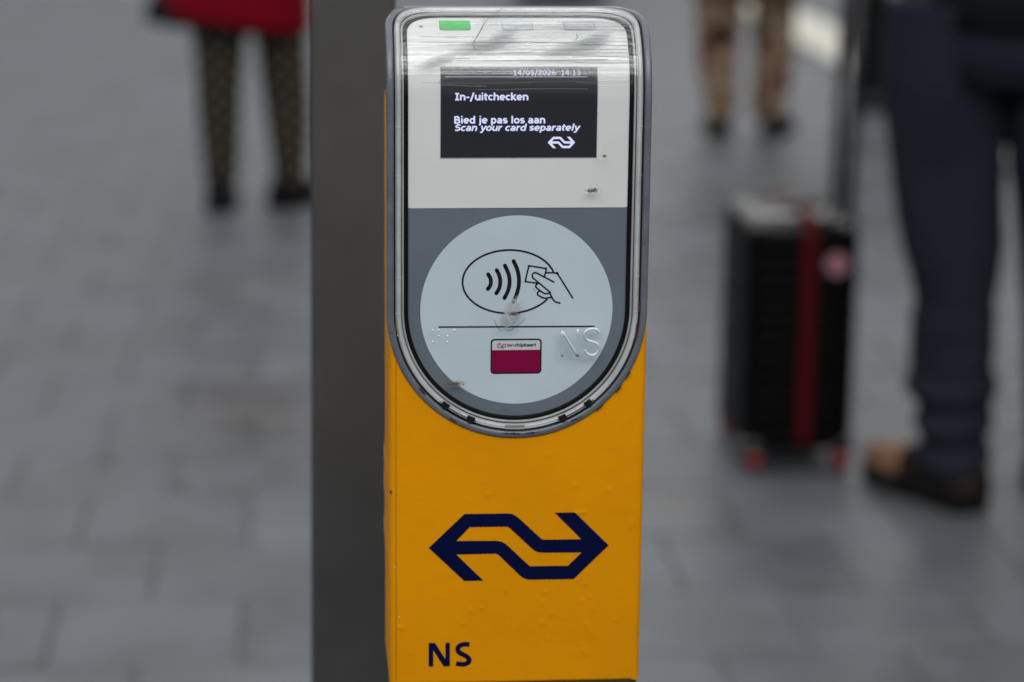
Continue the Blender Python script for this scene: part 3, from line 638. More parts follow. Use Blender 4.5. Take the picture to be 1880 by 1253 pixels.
# --- a small bold stroke alphabet (cap height 1, x-height 0.75) for the display and the card symbol
def E_(cx, cy, rx, ry, a0, a1, n=14): return [(cx + rx*math.cos(R(a0+(a1-a0)*i/n)), cy + ry*math.sin(R(a0+(a1-a0)*i/n))) for i in range(n+1)]
XB, XT, CT = 0.085, 0.665, 0.915
DOT = lambda x: [(x, 0.88), (x, 1.05)]
GL = {
 'a': (0.70, [E_(0.33, 0.45, 0.215, 0.215, 150, 0) + [(0.545, 0.0)], E_(0.32, 0.235, 0.205, 0.15, 20, 345)]),
 'b': (0.74, [[(0.14, 0.0), (0.14, 1.06)], E_(0.37, 0.375, 0.23, 0.29, 0, 360, 20)]),
 'c': (0.62, [E_(0.36, 0.375, 0.255, 0.29, 50, 310)]),
 'd': (0.74, [[(0.60, 0.0), (0.60, 1.06)], E_(0.36, 0.375, 0.245, 0.29, 0, 360, 20)]),
 'e': (0.71, [[(0.11, 0.375)] + [(0.60, 0.375)] + E_(0.355, 0.395, 0.245, 0.275, 5, 180) + E_(0.365, 0.365, 0.255, 0.28, 185, 312)]),
 'h': (0.74, [[(0.14, 0.0), (0.14, 1.06)], E_(0.37, 0.43, 0.225, 0.235, 175, 0) + [(0.595, 0.0)]]),
 'i': (0.36, [[(0.18, 0.0), (0.18, 0.75)], DOT(0.18)]),
 'j': (0.40, [[(0.22, 0.75), (0.22, -0.05)] + E_(0.08, -0.05, 0.14, 0.13, -20, -95, 5), DOT(0.22)]),
 'k': (0.70, [[(0.14, 0.0), (0.14, 1.06)], [(0.60, 0.78), (0.24, 0.40)], [(0.26, 0.44), (0.62, -0.02)]]),
 'l': (0.36, [[(0.18, 0.0), (0.18, 1.06)]]),
 'n': (0.74, [[(0.14, 0.0), (0.14, 0.75)], E_(0.37, 0.43, 0.225, 0.235, 175, 0) + [(0.595, 0.0)]]),
 'o': (0.73, [E_(0.365, 0.375, 0.255, 0.29, 0, 360, 22)]),
 'p': (0.74, [[(0.14, -0.27), (0.14, 0.75)], E_(0.37, 0.375, 0.23, 0.29, 0, 360, 20)]),
 'r': (0.53, [[(0.14, 0.0), (0.14, 0.75)], E_(0.40, 0.38, 0.26, 0.27, 165, 70, 8)]),
 's': (0.62, [E_(0.32, 0.535, 0.20, 0.13, 30, 180, 8) + E_(0.30, 0.49, 0.18, 0.10, 200, 270, 4) + E_(0.31, 0.25, 0.20, 0.14, 80, -90, 8) + [(0.10, 0.14)]]),
 't': (0.48, [[(0.19, 0.95), (0.19, 0.22)] + E_(0.32, 0.22, 0.13, 0.135, 185, 290, 6), [(0.02, XT), (0.46, XT)]]),
 'u': (0.74, [[(0.135, 0.75)] + [(0.135, 0.32)] + E_(0.36, 0.32, 0.225, 0.235, 180, 355), [(0.60, 0.0), (0.60, 0.75)]]),
 'v': (0.68, [[(0.07, 0.76), (0.34, 0.04)], [(0.61, 0.76), (0.34, 0.04)]]),
 'y': (0.68, [[(0.08, 0.76), (0.35, 0.06)], [(0.62, 0.76), (0.31, -0.10), (0.20, -0.20), (0.06, -0.19)]]),
 'B': (0.80, [[(0.16, 0.0), (0.16, 1.0)], [(0.16, CT), (0.42, CT)] + E_(0.42, 0.72, 0.20, 0.195, 90, -90, 10) + [(0.16, 0.525)], [(0.16, 0.52), (0.46, 0.52)] + E_(0.46, 0.30, 0.22, 0.215, 90, -90, 10) + [(0.16, 0.085)]]),
 'I': (0.58, [[(0.29, 0.0), (0.29, 1.0)], [(0.05, CT), (0.53, CT)], [(0.05, XB), (0.53, XB)]]),
 'S': (0.74, [E_(0.37, 0.705, 0.25, 0.205, 25, 180, 9) + E_(0.36, 0.68, 0.24, 0.16, 200, 270, 4) + E_(0.37, 0.305, 0.255, 0.215, 80, -90, 9) + [(0.09, 0.14)]]),
 '0': (0.74, [E_(0.37, 0.5, 0.25, 0.415, 0, 360, 24)]), '1': (0.74, [[(0.38, 0.0), (0.38, 1.0)], [(0.12, 0.80), (0.38, 0.86)], [(0.12, XB), (0.64, XB)]]),
 '2': (0.74, [E_(0.35, 0.69, 0.23, 0.225, 150, -30) + [(0.12, 0.10)], [(0.10, XB), (0.64, XB)]]),
 '3': (0.74, [E_(0.32, 0.71, 0.23, 0.20, 130, -75), E_(0.32, 0.30, 0.26, 0.215, 80, -130), [(0.24, 0.52), (0.38, 0.52)]]),
 '4': (0.74, [[(0.50, 0.0), (0.50, 1.0)], [(0.46, 0.95), (0.10, 0.36)], [(0.06, 0.30), (0.68, 0.30)]]),
 '5': (0.74, [[(0.60, CT), (0.20, CT), (0.18, 0.52)], E_(0.33, 0.32, 0.26, 0.235, 120, -125)]),
 '6': (0.74, [E_(0.38, 0.31, 0.24, 0.225, 0, 360, 20), E_(0.52, 0.36, 0.38, 0.56, 180, 95, 10)]),
 '/': (0.56, [[(0.08, -0.15), (0.46, 1.06)]]), ':': (0.40, [[(0.20, 0.02), (0.20, 0.22)], [(0.20, 0.52), (0.20, 0.72)]]), '-': (0.48, [[(0.06, 0.40), (0.42, 0.40)]]), ' ': (0.36, []),
}
def text_fit(body, x0, x1, zb, cap, fn_h, wt=0.18, shear=0.0):
    """lay a line of text with its ends at x0 and x1, baseline zb, cap height cap (mm)"""
    pen = 0.0; strokes = []
    for ch in body:
        adv, st = GL[ch]
        for q in st: strokes.append([(pen + x + shear*y, y) for x, y in q])
        pen += adv
    xs_ = [x for q in strokes for x, _ in q]; a, b = min(xs_) - wt/2, max(xs_) + wt/2; kx = (x1-x0)/(b-a); parts = []
    for i, q in enumerate(strokes):
        me = stroke(q, wt, round_=False)
        for v in me.vertices: v.co = Vector((x0 + (v.co.x-a)*kx, zb + v.co.y*cap, 0))
        parts.append(lay(me, on_face(fn_h + 0.000004*(i % 12))))
    return join_me(parts)
fchild('card_lettering', text_fit('ov-chipkaart', T['cardtext'][0][0], T['cardtext'][1][0], T['cardtext'][1][1]+0.75, 2.0, PH+0.00025, 0.20), 'ink')
cl = T['cardlogo']; cxm = sum(p[0] for p in cl)/len(cl); czm = sum(p[1] for p in cl)/len(cl)
sx_ = 2.45; sz_ = 1.35
cl2 = [(-1, 0.55), (-1, -0.85), (-0.35, -0.85), (0.15, 0.0), (0.5, 0.7), (1, 0.55), (1, -0.6), (0.62, -0.75)]
lg = [lay(stroke([(cxm + sx_*x, czm + sz_*y) for x, y in cl2], 0.42), on_face(PH+0.00025))]
for (ox, oy) in ((-0.5, 0.75), (0.25, -0.75)):
    lg.append(lay(stroke([(cxm + sx_*ox + 0.62*math.cos(2*math.pi*i/16), czm + sz_*oy + 0.62*math.sin(2*math.pi*i/16)) for i in range(16)], 0.4, closed=True), on_face(PH+0.00027)))
fchild('card_emblem', join_me(lg), 'pinkline')

# --- display
(s0_, s1_, s2_, s3_) = [(x/1000, z/1000) for x, z in T['screen']]
def quad_sheet(x0, x1, z0, z1, h, nz_=30, nx_=8):
    V = [wrap(x0+(x1-x0)*j/nx_, z0+(z1-z0)*i/nz_, h) for i in range(nz_+1) for j in range(nx_+1)]
    return mesh(V, [(i*(nx_+1)+j, i*(nx_+1)+j+1, (i+1)*(nx_+1)+j+1, (i+1)*(nx_+1)+j) for i in range(nz_) for j in range(nx_)])
SX0, SX1, SZ0, SZ1 = s0_[0], (s1_[0]+s2_[0])/2, s2_[1], s0_[1]
vchild('display_edge', quad_sheet(SX0-0.0004, SX1+0.0004, SZ0-0.0006, SZ1+0.0002, -0.0041), 'screen_frame')
disp = vchild('display', quad_sheet(SX0, SX1, SZ0, SZ1, -0.0039), 'screen', smooth=True)
SH = -0.0037
def dtext(name, key, body, wt=0.205, shear=0.0, mat='pixels'):
    (a, b) = T[key]; vchild(name, text_fit(body, a[0], b[0], b[1], a[1]-b[1], SH, wt, shear), mat, disp)
dtext('date_text', 'date', '14/05/2026  14:13', 0.15, mat='pixels_dim')
dtext('message_text', 'in', 'In-/uitchecken')
dtext('message_text', 'bied', 'Bied je pas los aan')
dtext('message_text', 'scan', 'Scan your card separately', 0.2, 0.2)
vchild('header_rule', lay(stroke(T['rule'], 0.35, round_=False), on_face(SH)), 'pixels_dim', disp)
lx = [p.x for p in logo_flat]; ly = [p.y for p in logo_flat]; (sl, sr, st_, sb) = T['slogo']
me = mesh([Vector((sl[0] + (p.x-min(lx))/(max(lx)-min(lx))*(sr[0]-sl[0]), sb[1] + (p.y-min(ly))/(max(ly)-min(ly))*(st_[1]-sb[1]), 0)) for p in logo_flat], logo_faces)
vchild('arrow_logo', lay(me, on_face(SH)), 'pixels', disp)

# --- three indicator windows and the sensor hole on the curve
def rpanel(x0, x1, z0, z1, r, h, n=5):
    pts = rr2(x0, z0, x1, z1, r, n)
    bm = bmesh.new(); bm.faces.new([bm.verts.new((x, y, 0)) for x, y in pts]); me = bpy.data.meshes.new('m'); bm.to_mesh(me); bm.free()
    return lay(subdiv(me, 1.5), on_face(h))
for key, on in (('led1', True), ('led2', False), ('led3', False)):
    (a, b) = T[key]; x0, x1, z0, z1 = a[0], b[0], b[1], a[1]
    wdw = vchild('indicator_window', rpanel(x0-0.55, x1+0.55, z0-0.6, z1+0.6, 1.8, -0.0042), 'led_edge' if on else 'led_rim', smooth=True)
    wdw['label'] = 'green lit indicator window' if on else ('unlit clear indicator window, middle of the three' if key == 'led2' else 'unlit clear indicator window, right of the three')
    vchild('lens', rpanel(x0, x1, z0, z1, 1.5, -0.0040), 'led_on' if on else 'led_off', wdw, True)
mx_, mz_ = T['mic'][0]
fchild('sensor_hole', lay(mesh([Vector((mx_ + 1.15*math.cos(2*math.pi*i/20), mz_ + 1.3*math.sin(2*math.pi*i/20), 0)) for i in range(20)], [tuple(range(20))]), on_face(PH)), 'led_edge')

# --- latches, and solid dark strips standing in for the shade between them
cps = [((x/1000), (z/1000)) for x, z in T['clips']]
def arc_pt(r, a, h): return wrap(XO + r*math.cos(a), Z0 + r*math.sin(a), h)
angs = [math.atan2(z-Z0, x-XO) for x, z in cps]
def arc_block(r0, r1, a0, a1, h0, h1, n=6):
    rings = []
    for i in range(n+1):
        a = a0 + (a1-a0)*i/n; rings.append([arc_pt(r0, a, h0), arc_pt(r1, a, h0), arc_pt(r1, a, h1), arc_pt(r0, a, h1)])
    return mesh(*loft(rings))
for a in angs:
    cl_ = vchild('latch', arc_block(0.0722, 0.0754, a-0.034, a+0.034, -0.004, 0.0014), 'black_plastic')
    vchild('latch_nose', arc_block(0.0735, 0.0760, a-0.014, a+0.020, 0.0014, 0.0022, 3), 'black_plastic', cl_)
for i in (0, 2): vchild('latch_shade_strip', arc_block(0.0738, 0.0757, angs[i]-0.05, angs[i+1]+0.05, -0.003, 0.0012, 12), 'gasket')
vchild('rim_tag', arc_block(0.0724, 0.0752, -math.pi/2-0.02-0.075, -math.pi/2-0.02+0.09, 0.0006, 0.0010), simple('grey_tag', (0.22, 0.23, 0.21), 0.5))
# tiny joint lines across the clear rim
for s_ in (1.139, 1.109, 1.046, 1.0235):
    for sg in (-1, 1): vchild('rim_joint', poly_me([(XO+sg*0.0722, s_), (XO+sg*0.0755, s_), (XO+sg*0.0755, s_+0.00025), (XO+sg*0.0722, s_+0.00025)], lambda x, s: wrap(x, s, 0.0016)), 'card_white')
for (x, z, hgt) in ((0.0722, 1.011, 0.006), (0.0738, 1.027, 0.004)):
    vchild('red_mark', poly_me([(x, z-hgt), (x+0.0012, z-hgt*0.8), (x+0.0016, z+hgt), (x+0.0006, z+hgt*0.7)], lambda x, s: wrap(x, s, 0.0018)), 'redmark')

# --- clear cover over it all, raised marks on it
cov = vchild('clear_cover', sheet(0.0722, 0.0008, uv=True, nx=40, ds=0.0012), 'cover', smooth=True)
def ridge(pts, wd, hgt, h0=0.0008):
    P = smooth_path(pts) if len(pts) > 2 else [tuple(Vector(pts[0]).lerp(Vector(pts[1]), t/6)) for t in range(7)]
    P = [Vector(p) for p in P]; prof_ = [(-0.5, 0), (-0.36, 0.75), (-0.16, 1), (0.16, 1), (0.36, 0.75), (0.5, 0)]; rings = []
    for i, p in enumerate(P):
        d = (P[min(i+1, len(P)-1)] - P[max(i-1, 0)]).normalized(); nn = Vector((-d.y, d.x))
        rings.append([wrap((p.x + nn.x*wd*a)/1000, (p.y + nn.y*wd*a)/1000, h0 + hgt*b) for a, b in prof_])
    return mesh(*loft(rings, True, True, closed=False))
for q in T['embN']: pass
vchild('raised_letter', join_me([ridge(q, 1.75, 0.0014 + 0.00004*i) for i, q in enumerate(T['embN'])]), 'emboss', cov, True)
vchild('raised_letter', ridge(T['embS'], 1.75, 0.0014), 'emboss', cov, True)
for (bx, bz_) in T['braille']:
    rings = [[wrap((bx + 0.8*math.cos(f)*math.cos(2*math.pi*i/12))/1000, (bz_ + 0.8*math.cos(f)*math.sin(2*math.pi*i/12))/1000, 0.0008 + 0.0009*math.sin(f)) for i in range(12)] for f in (0, 0.4, 0.8, 1.2, 1.5)]
    vchild('braille_dot', mesh(*loft(rings, False, True)), 'emboss', cov, True)
def patch(cx, cz, rx, rz, rot, h, n=24):
    V, U, F = [], [], []
    for k in range(7):
        for i in range(n):
            a = 2*math.pi*i/n; q = k/6; x, z = rx*q*math.cos(a), rz*q*math.sin(a)
            V.append(wrap((cx + x*math.cos(rot) - z*math.sin(rot))/1000, (cz + x*math.sin(rot) + z*math.cos(rot))/1000, h)); U.append((0.5 + 0.5*q*math.cos(a), 0.5 + 0.5*q*math.sin(a)))
    for k in range(6):
        for i in range(n): F.append((k*n+i, k*n+(i+1) % n, (k+1)*n+(i+1) % n, (k+1)*n+i))
    return mesh(V, F, U)
(sa, sb_, sc_) = T['scuff']
vchild('scuff_mark', patch(sb_[0], sb_[1], 5.2, 12.5, R(-22), 0.00115), 'scuff', cov)
vchild('scuff_mark', patch(sb_[0]+1.5, sb_[1]-0.5, 5.6, 2.2, R(0), 0.00125), decal('ink_speckle', (0.02, 0.02, 0.025), 1500, 0.66, 0.74), cov)
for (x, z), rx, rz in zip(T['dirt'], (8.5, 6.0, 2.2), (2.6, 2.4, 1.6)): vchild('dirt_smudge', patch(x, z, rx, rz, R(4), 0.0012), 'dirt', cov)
for q in T['cracks']: vchild('scratch', lay(stroke(q, 0.28), on_face(0.0011)), 'crack', cov)
for key, r_ in (('hair', 0.00016), ('hair2', 0.00013)):
    vchild('stray_fibre', tube_me([wrap(x/1000, s/1000, 0.0012) for x, s in smooth_path(T[key], 5)], r_, 5), 'hairm', cov)
vchild('stray_fibre', lay(stroke(smooth_path(T['spot']), 0.35), on_face(0.0012)), 'hairm', cov)
# soft dark reflections on the curved top, painted on as patches
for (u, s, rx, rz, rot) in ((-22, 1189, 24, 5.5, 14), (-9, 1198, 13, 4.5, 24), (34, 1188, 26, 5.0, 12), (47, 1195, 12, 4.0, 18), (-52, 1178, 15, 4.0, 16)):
    vchild('reflection_patch', patch(u, s, rx, rz, R(rot), 0.00105), 'reflection_patch', cov)
# scratches running across the curve; the dark ones also paint in reflected streaks
random.seed(21)
for _ in range(90):
    u = random.uniform(-68, 40); ln = random.uniform(10, 110); s = random.uniform(1177, 1213) if _ > 8 else random.uniform(1161, 1169); ww = random.choice((0.06, 0.09, 0.12, 0.18, 0.28))
    u2 = min(u+ln, 68); pts = [(u + (u2-u)*i/6, s + random.uniform(-0.08, 0.08) + 0.35*math.sin(i*0.6+s)) for i in range(7)]
    vchild('scratch', lay(stroke(pts, ww), on_face(0.0011)), random.choice(('crack', 'crack', 'led_rim', 'hairm', 'led_edge', 'led_edge')), cov)
# grime along the outer edge of the bezel
for (deg, r, rx) in ((-92, 0.0775, 9), (-84, 0.0778, 8), (-62, 0.0780, 6), (-50, 0.0806, 5), (-38, 0.0808, 7), (-30, 0.0806, 5), (-120, 0.0790, 4), (-140, 0.0770, 5)):
    a = R(deg); vchild('grime_patch', patch((XO + r*math.cos(a))*1000, (Z0 + r*math.sin(a))*1000, rx, 0.9, a + math.pi/2, 0.00175), 'grime', bz)
# ------------------------------------------------------------------ suitcase
sx, sy = 0.834, 3.235
case = empty('suitcase', (sx, sy, 0), 'small black ribbed suitcase with red strap and pink round sticker', 'suitcase')
def sring(z, hw, hd, r=0.052, n=8):
    return [Vector((x, y, z)) for x, y in rrect(hw, hd, min(r, hw-0.002, hd-0.002), n)]
rings = []; z0, z1, hw, hd = 0.046, 0.512, 0.1135, 0.170
for k in range(13):
    a = 0.5*math.pi*k/12; q = 0.03*(1-math.sin(a)); rings.append(sring(z0 + 0.03*(1-math.cos(a)), hw - q, hd - q))
nr = 14
for k in range(nr*8):
    t = (k+1)/(nr*8+1); z = z0+0.03 + (z1-z0-0.075)*t; ph = (k % 8)/8
    g = 0.0018*(1 if 0.3 < ph < 0.95 else 0); rings.append(sring(z, hw + g - 0.002, hd + g - 0.002))
for k in range(13):
    a = 0.5*math.pi*k/12; q = 0.045*(1-math.cos(a)); rings.append(sring(z1-0.045 + 0.045*math.sin(a), hw - q, hd - q))
link('shell', mesh(*loft(rings)), 'shell', case, True)
cap_r = [[Vector((p.x*(1 + 0.004), p.y*(1 + 0.003), p.z + 0.0012)) for p in q] for q in rings[-9:]]
link('top_cap', mesh(*loft(cap_r, False, True)), simple('polished_black_shell', (0.004, 0.004, 0.0045), 0.2, spec=0.7), case, True)
# strap round the narrow way
xs = 0.006; P = []
def strap_ring(off):
    pts = []; hy, za, zb, r = hd + 0.004 + off, z0 - 0.003 - off, z1 + 0.003 + off, 0.045
    for (cy, cz, a0) in ((-hy+r, zb-r, 180), (hy-r, zb-r, 90), (hy-r, za+r, 0), (-hy+r, za+r, -90)):
        for i in range(9): a = R(a0 - 90*i/8); pts.append((cy + r*math.cos(a), cz + r*math.sin(a)))
    return pts
a_, b_ = strap_ring(0.0), strap_ring(0.0025)
rings = [[Vector((xs + x, y, z)) for y, z in q] for x, q in ((-0.0135, a_), (-0.0125, b_), (0.0125, b_), (0.0135, a_))]
link('strap', mesh(*loft(rings, False, False)), 'strap', case)
link('strap_buckle', box(xs-0.024, xs+0.024, -0.045, 0.015, z1+0.005, z1+0.014, 0.003, 1), 'black_plastic', case)
link('sticker', mesh(*loft([[Vector((0.060 + r*math.cos(2*math.pi*i/28), y, 0.424 + r*math.sin(2*math.pi*i/28))) for i in range(28)] for r, y in ((0.0225, -hd-0.0018), (0.022, -hd-0.0028))])), 'sticker', case)
for wx in (-1, 1):
    for wy in (-1, 1):
        cx, cy = wx*0.088, wy*0.140
        wh = link('wheel', mesh(*loft([[Vector((cx + x, cy + r*math.cos(2*math.pi*i/20), 0.0265 + r*math.sin(2*math.pi*i/20))) for i in range(20)] for x, r in ((-0.014, 0.021), (-0.011, 0.026), (0.011, 0.026), (0.014, 0.021))])), 'redplastic', case)
        for s_ in (-1, 1): link('hub', mesh(*loft([[Vector((cx + s_*x, cy + r*math.cos(2*math.pi*i/16), 0.0265 + r*math.sin(2*math.pi*i/16))) for i in range(16)] for x, r in ((0.0145, 0.014), (0.0165, 0.011))])), 'sole', wh)
        link('wheel_fork', box(cx-0.022, cx+0.022, cy-0.024, cy+0.024, 0.040, 0.072, 0.008, 2), 'black_plastic', case)
# telescopic handle on the broad side that faces right
for hy in (-0.065, 0.065):
    link('handle_tube', tube_me([(0.104, hy, 0.49), (0.106, hy, 0.75), (0.108, hy, 0.995)], [0.0125, 0.0105, 0.0095], 12), 'tube', case, True)
link('grip', tube_me([(0.108, -0.085, 0.985), (0.108, -0.08, 1.003), (0.108, -0.05, 1.010), (0.108, 0.05, 1.010), (0.108, 0.08, 1.003), (0.108, 0.085, 0.985)], 0.015, 12), 'black_plastic', case, True)
link('handle_base', box(0.082, 0.116, -0.10, 0.10, 0.486, 0.508, 0.006, 2), 'black_plastic', case)
link('carry_handle', tube_me([(0.045, -0.06, 0.498), (0.047, -0.055, 0.514), (0.047, 0.0, 0.520), (0.047, 0.055, 0.514), (0.045, 0.06, 0.498)], 0.008, 8), 'black_plastic', case, True)

# ------------------------------------------------------------------ people
def skin_body(verts, edges, radii, root):
    me = bpy.data.meshes.new('b'); me.from_pydata(verts, edges, [])
    o = bpy.data.objects.new('b', me); COL.objects.link(o)
    sk = o.modifiers.new('s', 'SKIN'); sk.use_smooth_shade = True; o.modifiers.new('d', 'SUBSURF').levels = 2
    for i, r in enumerate(radii): me.skin_vertices[0].data[i].radius = (r, r) if not isinstance(r, tuple) else r; me.skin_vertices[0].data[i].use_root = (i == root)
    bpy.context.view_layer.update()
    out = bpy.data.meshes.new_from_object(o.evaluated_get(bpy.context.evaluated_depsgraph_get())); bpy.data.objects.remove(o); bpy.data.meshes.remove(me); out.materials.clear(); return out
def leg_loft(path, seed, folds=0.0, flat=None, n=28, steps=7):
    """path: [(x,y,z,rx,ry)] from hem to hip"""
    rings = []; rnd = random.Random(seed); ph = [rnd.uniform(0, 6.28) for _ in range(4)]
    for i in range(len(path)-1):
        a, b = path[i], path[i+1]
        for k in range(steps if i < len(path)-2 else steps+1):
            t = k/steps; p = [a[j] + (b[j]-a[j])*(t*t*(3-2*t)) for j in range(5)]; z = p[2]
            fz = folds*math.exp(-max(0, z-0.10)/0.13)
            def fold(an, z=z, fz=fz): return 1 + fz*math.sin(z*95 + 1.2*math.sin(an+ph[0]) + ph[1]) + 0.025*math.sin(2*an + z*14 + ph[2]) + 0.018*math.sin(3*an - z*23 + ph[3])
            rings.append(ring(p[:3], p[3], p[4], n, fold=fold))
    return mesh(*loft(rings, True, True))
def shoe(root, heel, direction, length, width, upper, sole, h=0.075, st=0.022, toe=None, boot=0.0):
    """heel: ground point at the back of the heel"""
    d = Vector((direction[0], direction[1], 0)).normalized(); s = Vector((-d.y, d.x, 0)); hp = Vector((heel[0], heel[1], 0))
    prof = [(0.0, 0.30, 0.55), (0.03, 0.40, 0.75), (0.10, 0.43, 0.95), (0.25, 0.42, 1.0), (0.40, 0.42, 0.95), (0.55, 0.47, 0.80), (0.70, 0.50, 0.66), (0.83, 0.47, 0.60), (0.93, 0.36, 0.50), (0.985, 0.20, 0.34), (1.0, 0.06, 0.22)]
    def outl(z, grow): return [hp + d*(t*length) + s*(ww*width+grow)*sg + Vector((0, 0, z)) for sg, seq in ((1, prof), (-1, prof[::-1])) for t, ww, _ in seq]
    sl = link('shoe_sole', mesh(*loft([outl(0.0012, 0.0), outl(st*0.5, 0.004), outl(st, 0.003)])), sole, root)
    rings = []
    for t, ww, hh in prof:
        c = hp + d*(t*length); zt = st + (h-st)*hh + (0.0); rr_ = []
        for i in range(13):
            a = math.pi*i/12; rr_.append(c + s*(ww*width*math.copysign(abs(math.cos(a))**0.7, math.cos(a))) + Vector((0, 0, st-0.002 + (zt-st)*math.sin(a)**0.6)))
        rings.append(rr_)
    V, F = loft(rings, True, True, closed=True)
    up = link('shoe_upper', mesh(V, F), toe or upper, root, True)
    if toe:   # quarter and heel of the upper in a second leather, drawn over the vamp
        rings2 = []
        for t, ww, hh in prof[:6]:
            c = hp + d*(t*length - (0.003 if t == 0 else 0)); zt = st + (h-st)*hh + 0.003
            rings2.append([c + s*((ww*width+0.003)*math.copysign(abs(math.cos(math.pi*i/12))**0.7, math.cos(math.pi*i/12))) + Vector((0, 0, st-0.002 + (zt-st)*math.sin(math.pi*i/12)**0.6)) for i in range(13)])
        link('shoe_quarter', mesh(*loft(rings2)), upper, root, True)
    if boot:
        c = hp + d*length*0.24
        link('shoe_collar', mesh(*loft([ring(c + Vector((0, 0, z)), length*0.22, width*0.40, 20, xdir=d) for z in (h*0.6, h, h+boot)])), upper, root, True)
    return sl

def person(name, label, feet, facing, H, hip, cloth, shoes, legs, torso_mat, coat=None, hairm='hair', arms=None, group=None):
    """feet: two ankle points (x, y); facing: unit direction; H: standing height; hip: hip-joint height"""
    f = Vector((facing[0], facing[1], 0)).normalized(); s = Vector((-f.y, f.x, 0))
    mid = (Vector((*feet[0], 0)) + Vector((*feet[1], 0)))/2
    root = empty(name, (mid.x, mid.y, 0), label, 'person', group); O = Vector((mid.x, mid.y, 0)); Z = Vector((0, 0, 1))
    k = H/1.75; pel = Vector((0, 0, hip + 0.05)); V = [pel]; E = []; Rr = [0.115*k]
    def add(p, r, par): V.append(Vector(p)); Rr.append(r*k); E.append((par, len(V)-1)); return len(V)-1
    # each foot belongs to the side it stands on
    fl = [Vector((*q, 0)) - O for q in feet]
    for q, lp in zip(fl, legs):
        sg = 1 if q.dot(s) > 0 else -1
        mid_ = min(lp, key=lambda p: abs(p[2] - hip*0.53)); topp = lp[-2]
        hj = add(Vector((topp[0], topp[1], topp[2])) - O, 0.62*topp[3]/k, 0); kn = add(Vector((mid_[0], mid_[1], mid_[2])) - O, 0.6*mid_[3]/k, hj)
        an = add(q + Z*0.085, 0.036, kn); add(q + f*0.04 + Z*0.045, 0.028, an)
    w1 = add(pel + Z*0.14*k, 0.115, 0); ch = add(pel + Z*0.36*k, 0.145, w1); nb = add(pel + Z*0.50*k, 0.075, ch); nk = add(pel + Z*0.565*k + f*0.01, 0.055, nb); hd_ = add(pel + Z*0.66*k + f*0.025, 0.088, nk); add(pel + Z*0.76*k + f*0.02, 0.075, hd_)
    wr = []
    for sg in (1, -1):
        sh = pel + Z*0.45*k + s*sg*0.175*k; shi = add(sh, 0.058, ch)
        tgt = None if arms is None else arms.get(sg)
        if tgt is None: el = sh - Z*0.29*k + s*sg*0.03; wp = el - Z*0.25*k + f*0.07
        else:
            wp = Vector(tgt) - O; el = (sh + wp)/2 - f*0.05 - Z*0.05 + s*sg*0.06
        e_ = add(el, 0.042, shi); w_ = add(wp, 0.028, e_); dirn = (wp-el).normalized()
        pm = add(wp + dirn*0.05, 0.026, w_)
        for fi in range(4):
            o_ = f*(0.026 - 0.0175*fi); ln = (0.060, 0.070, 0.065, 0.050)[fi]; kn_ = add(wp + dirn*(0.085) + o_, 0.0085, pm); add(wp + dirn*(0.085+ln*0.6) + o_ - s*sg*0.012, 0.0075, kn_)
        th = add(wp + dirn*0.03 + f*0.035, 0.010, w_); add(wp + dirn*0.065 + f*0.048 - s*sg*0.01, 0.0085, th)
        wr.append((sg, sh, el, wp))
    link('body', skin_body(V, E, Rr, 0), 'skin', root, True)
    # hair cap, face details
    hc = pel + Z*0.70*k + f*0.022
    rings = [[hc - f*0.012*k + (s*math.cos(a)*0.088 + f*math.sin(a)*0.104)*k*math.cos(ph) + Z*(0.03 + 0.115*math.sin(ph))*k - (Z*0.075*k*max(0, -math.sin(a)) if ph < 0.3 else Z*0) for a in [2*math.pi*i/24 for i in range(24)]] for ph in (0.0, 0.3, 0.6, 0.9, 1.2, 1.5)]
    link('hair', mesh(*loft(rings, False, True)), hairm, root, True)
    for sg in (1, -1): link('eye', mesh(*loft([ring(hc + s*sg*0.032*k + f*(0.078 + dz)*k - Z*0.012, r, r*0.7, 10, up=f, xdir=s) for dz, r in ((0.0, 0.011), (0.006, 0.009), (0.010, 0.004))])), 'blackleather', root, True)
    link('nose', mesh(*loft([ring(hc + f*y*k + Z*z*k, r*k, r*k, 8) for y, z, r in ((0.086, -0.005, 0.006), (0.094, -0.03, 0.010), (0.086, -0.042, 0.011))])), 'skin', root, True)
    # clothing
    tr = [leg_loft([(p[0]-O.x, p[1]-O.y, p[2], p[3], p[4]) for p in lp], 5+i, *( (cloth[1],) )) for i, lp in enumerate(legs)]
    top = [ring(pel - Z*(0.14 - 0.27*t) , 0.17*k + 0.012*math.sin(t*3), 0.125*k, 28, xdir=s, p=2.3) for t in (0, 0.25, 0.5, 0.75, 1)]
    link('trousers', join_me(tr + [mesh(*loft(top))]), cloth[0], root, True)
    body_r = [ring(pel + Z*z*k, rx*k, ry*k, 28, xdir=s, p=2.4) for z, rx, ry in ((-0.04, 0.185, 0.14), (0.05, 0.18, 0.138), (0.15, 0.172, 0.132), (0.28, 0.19, 0.142), (0.40, 0.205, 0.140), (0.47, 0.18, 0.115), (0.515, 0.10, 0.085), (0.54, 0.075, 0.075))]
    tp = [mesh(*loft(body_r, True, False))]
    for sg, sh, el, wp in wr:
        d1 = (el-sh).normalized(); d2 = (wp-el).normalized()
        tp.append(tube_me([sh - d1*0.03 - s*sg*0.03, sh, sh.lerp(el, 0.5), el, el.lerp(wp, 0.5), wp - d2*0.01], [0.075*k, 0.074*k, 0.064*k, 0.056*k, 0.050*k, 0.044*k], 16))
    link('jacket', join_me(tp), torso_mat, root, True)
    return root, O, f, s

def leg(pts): return pts
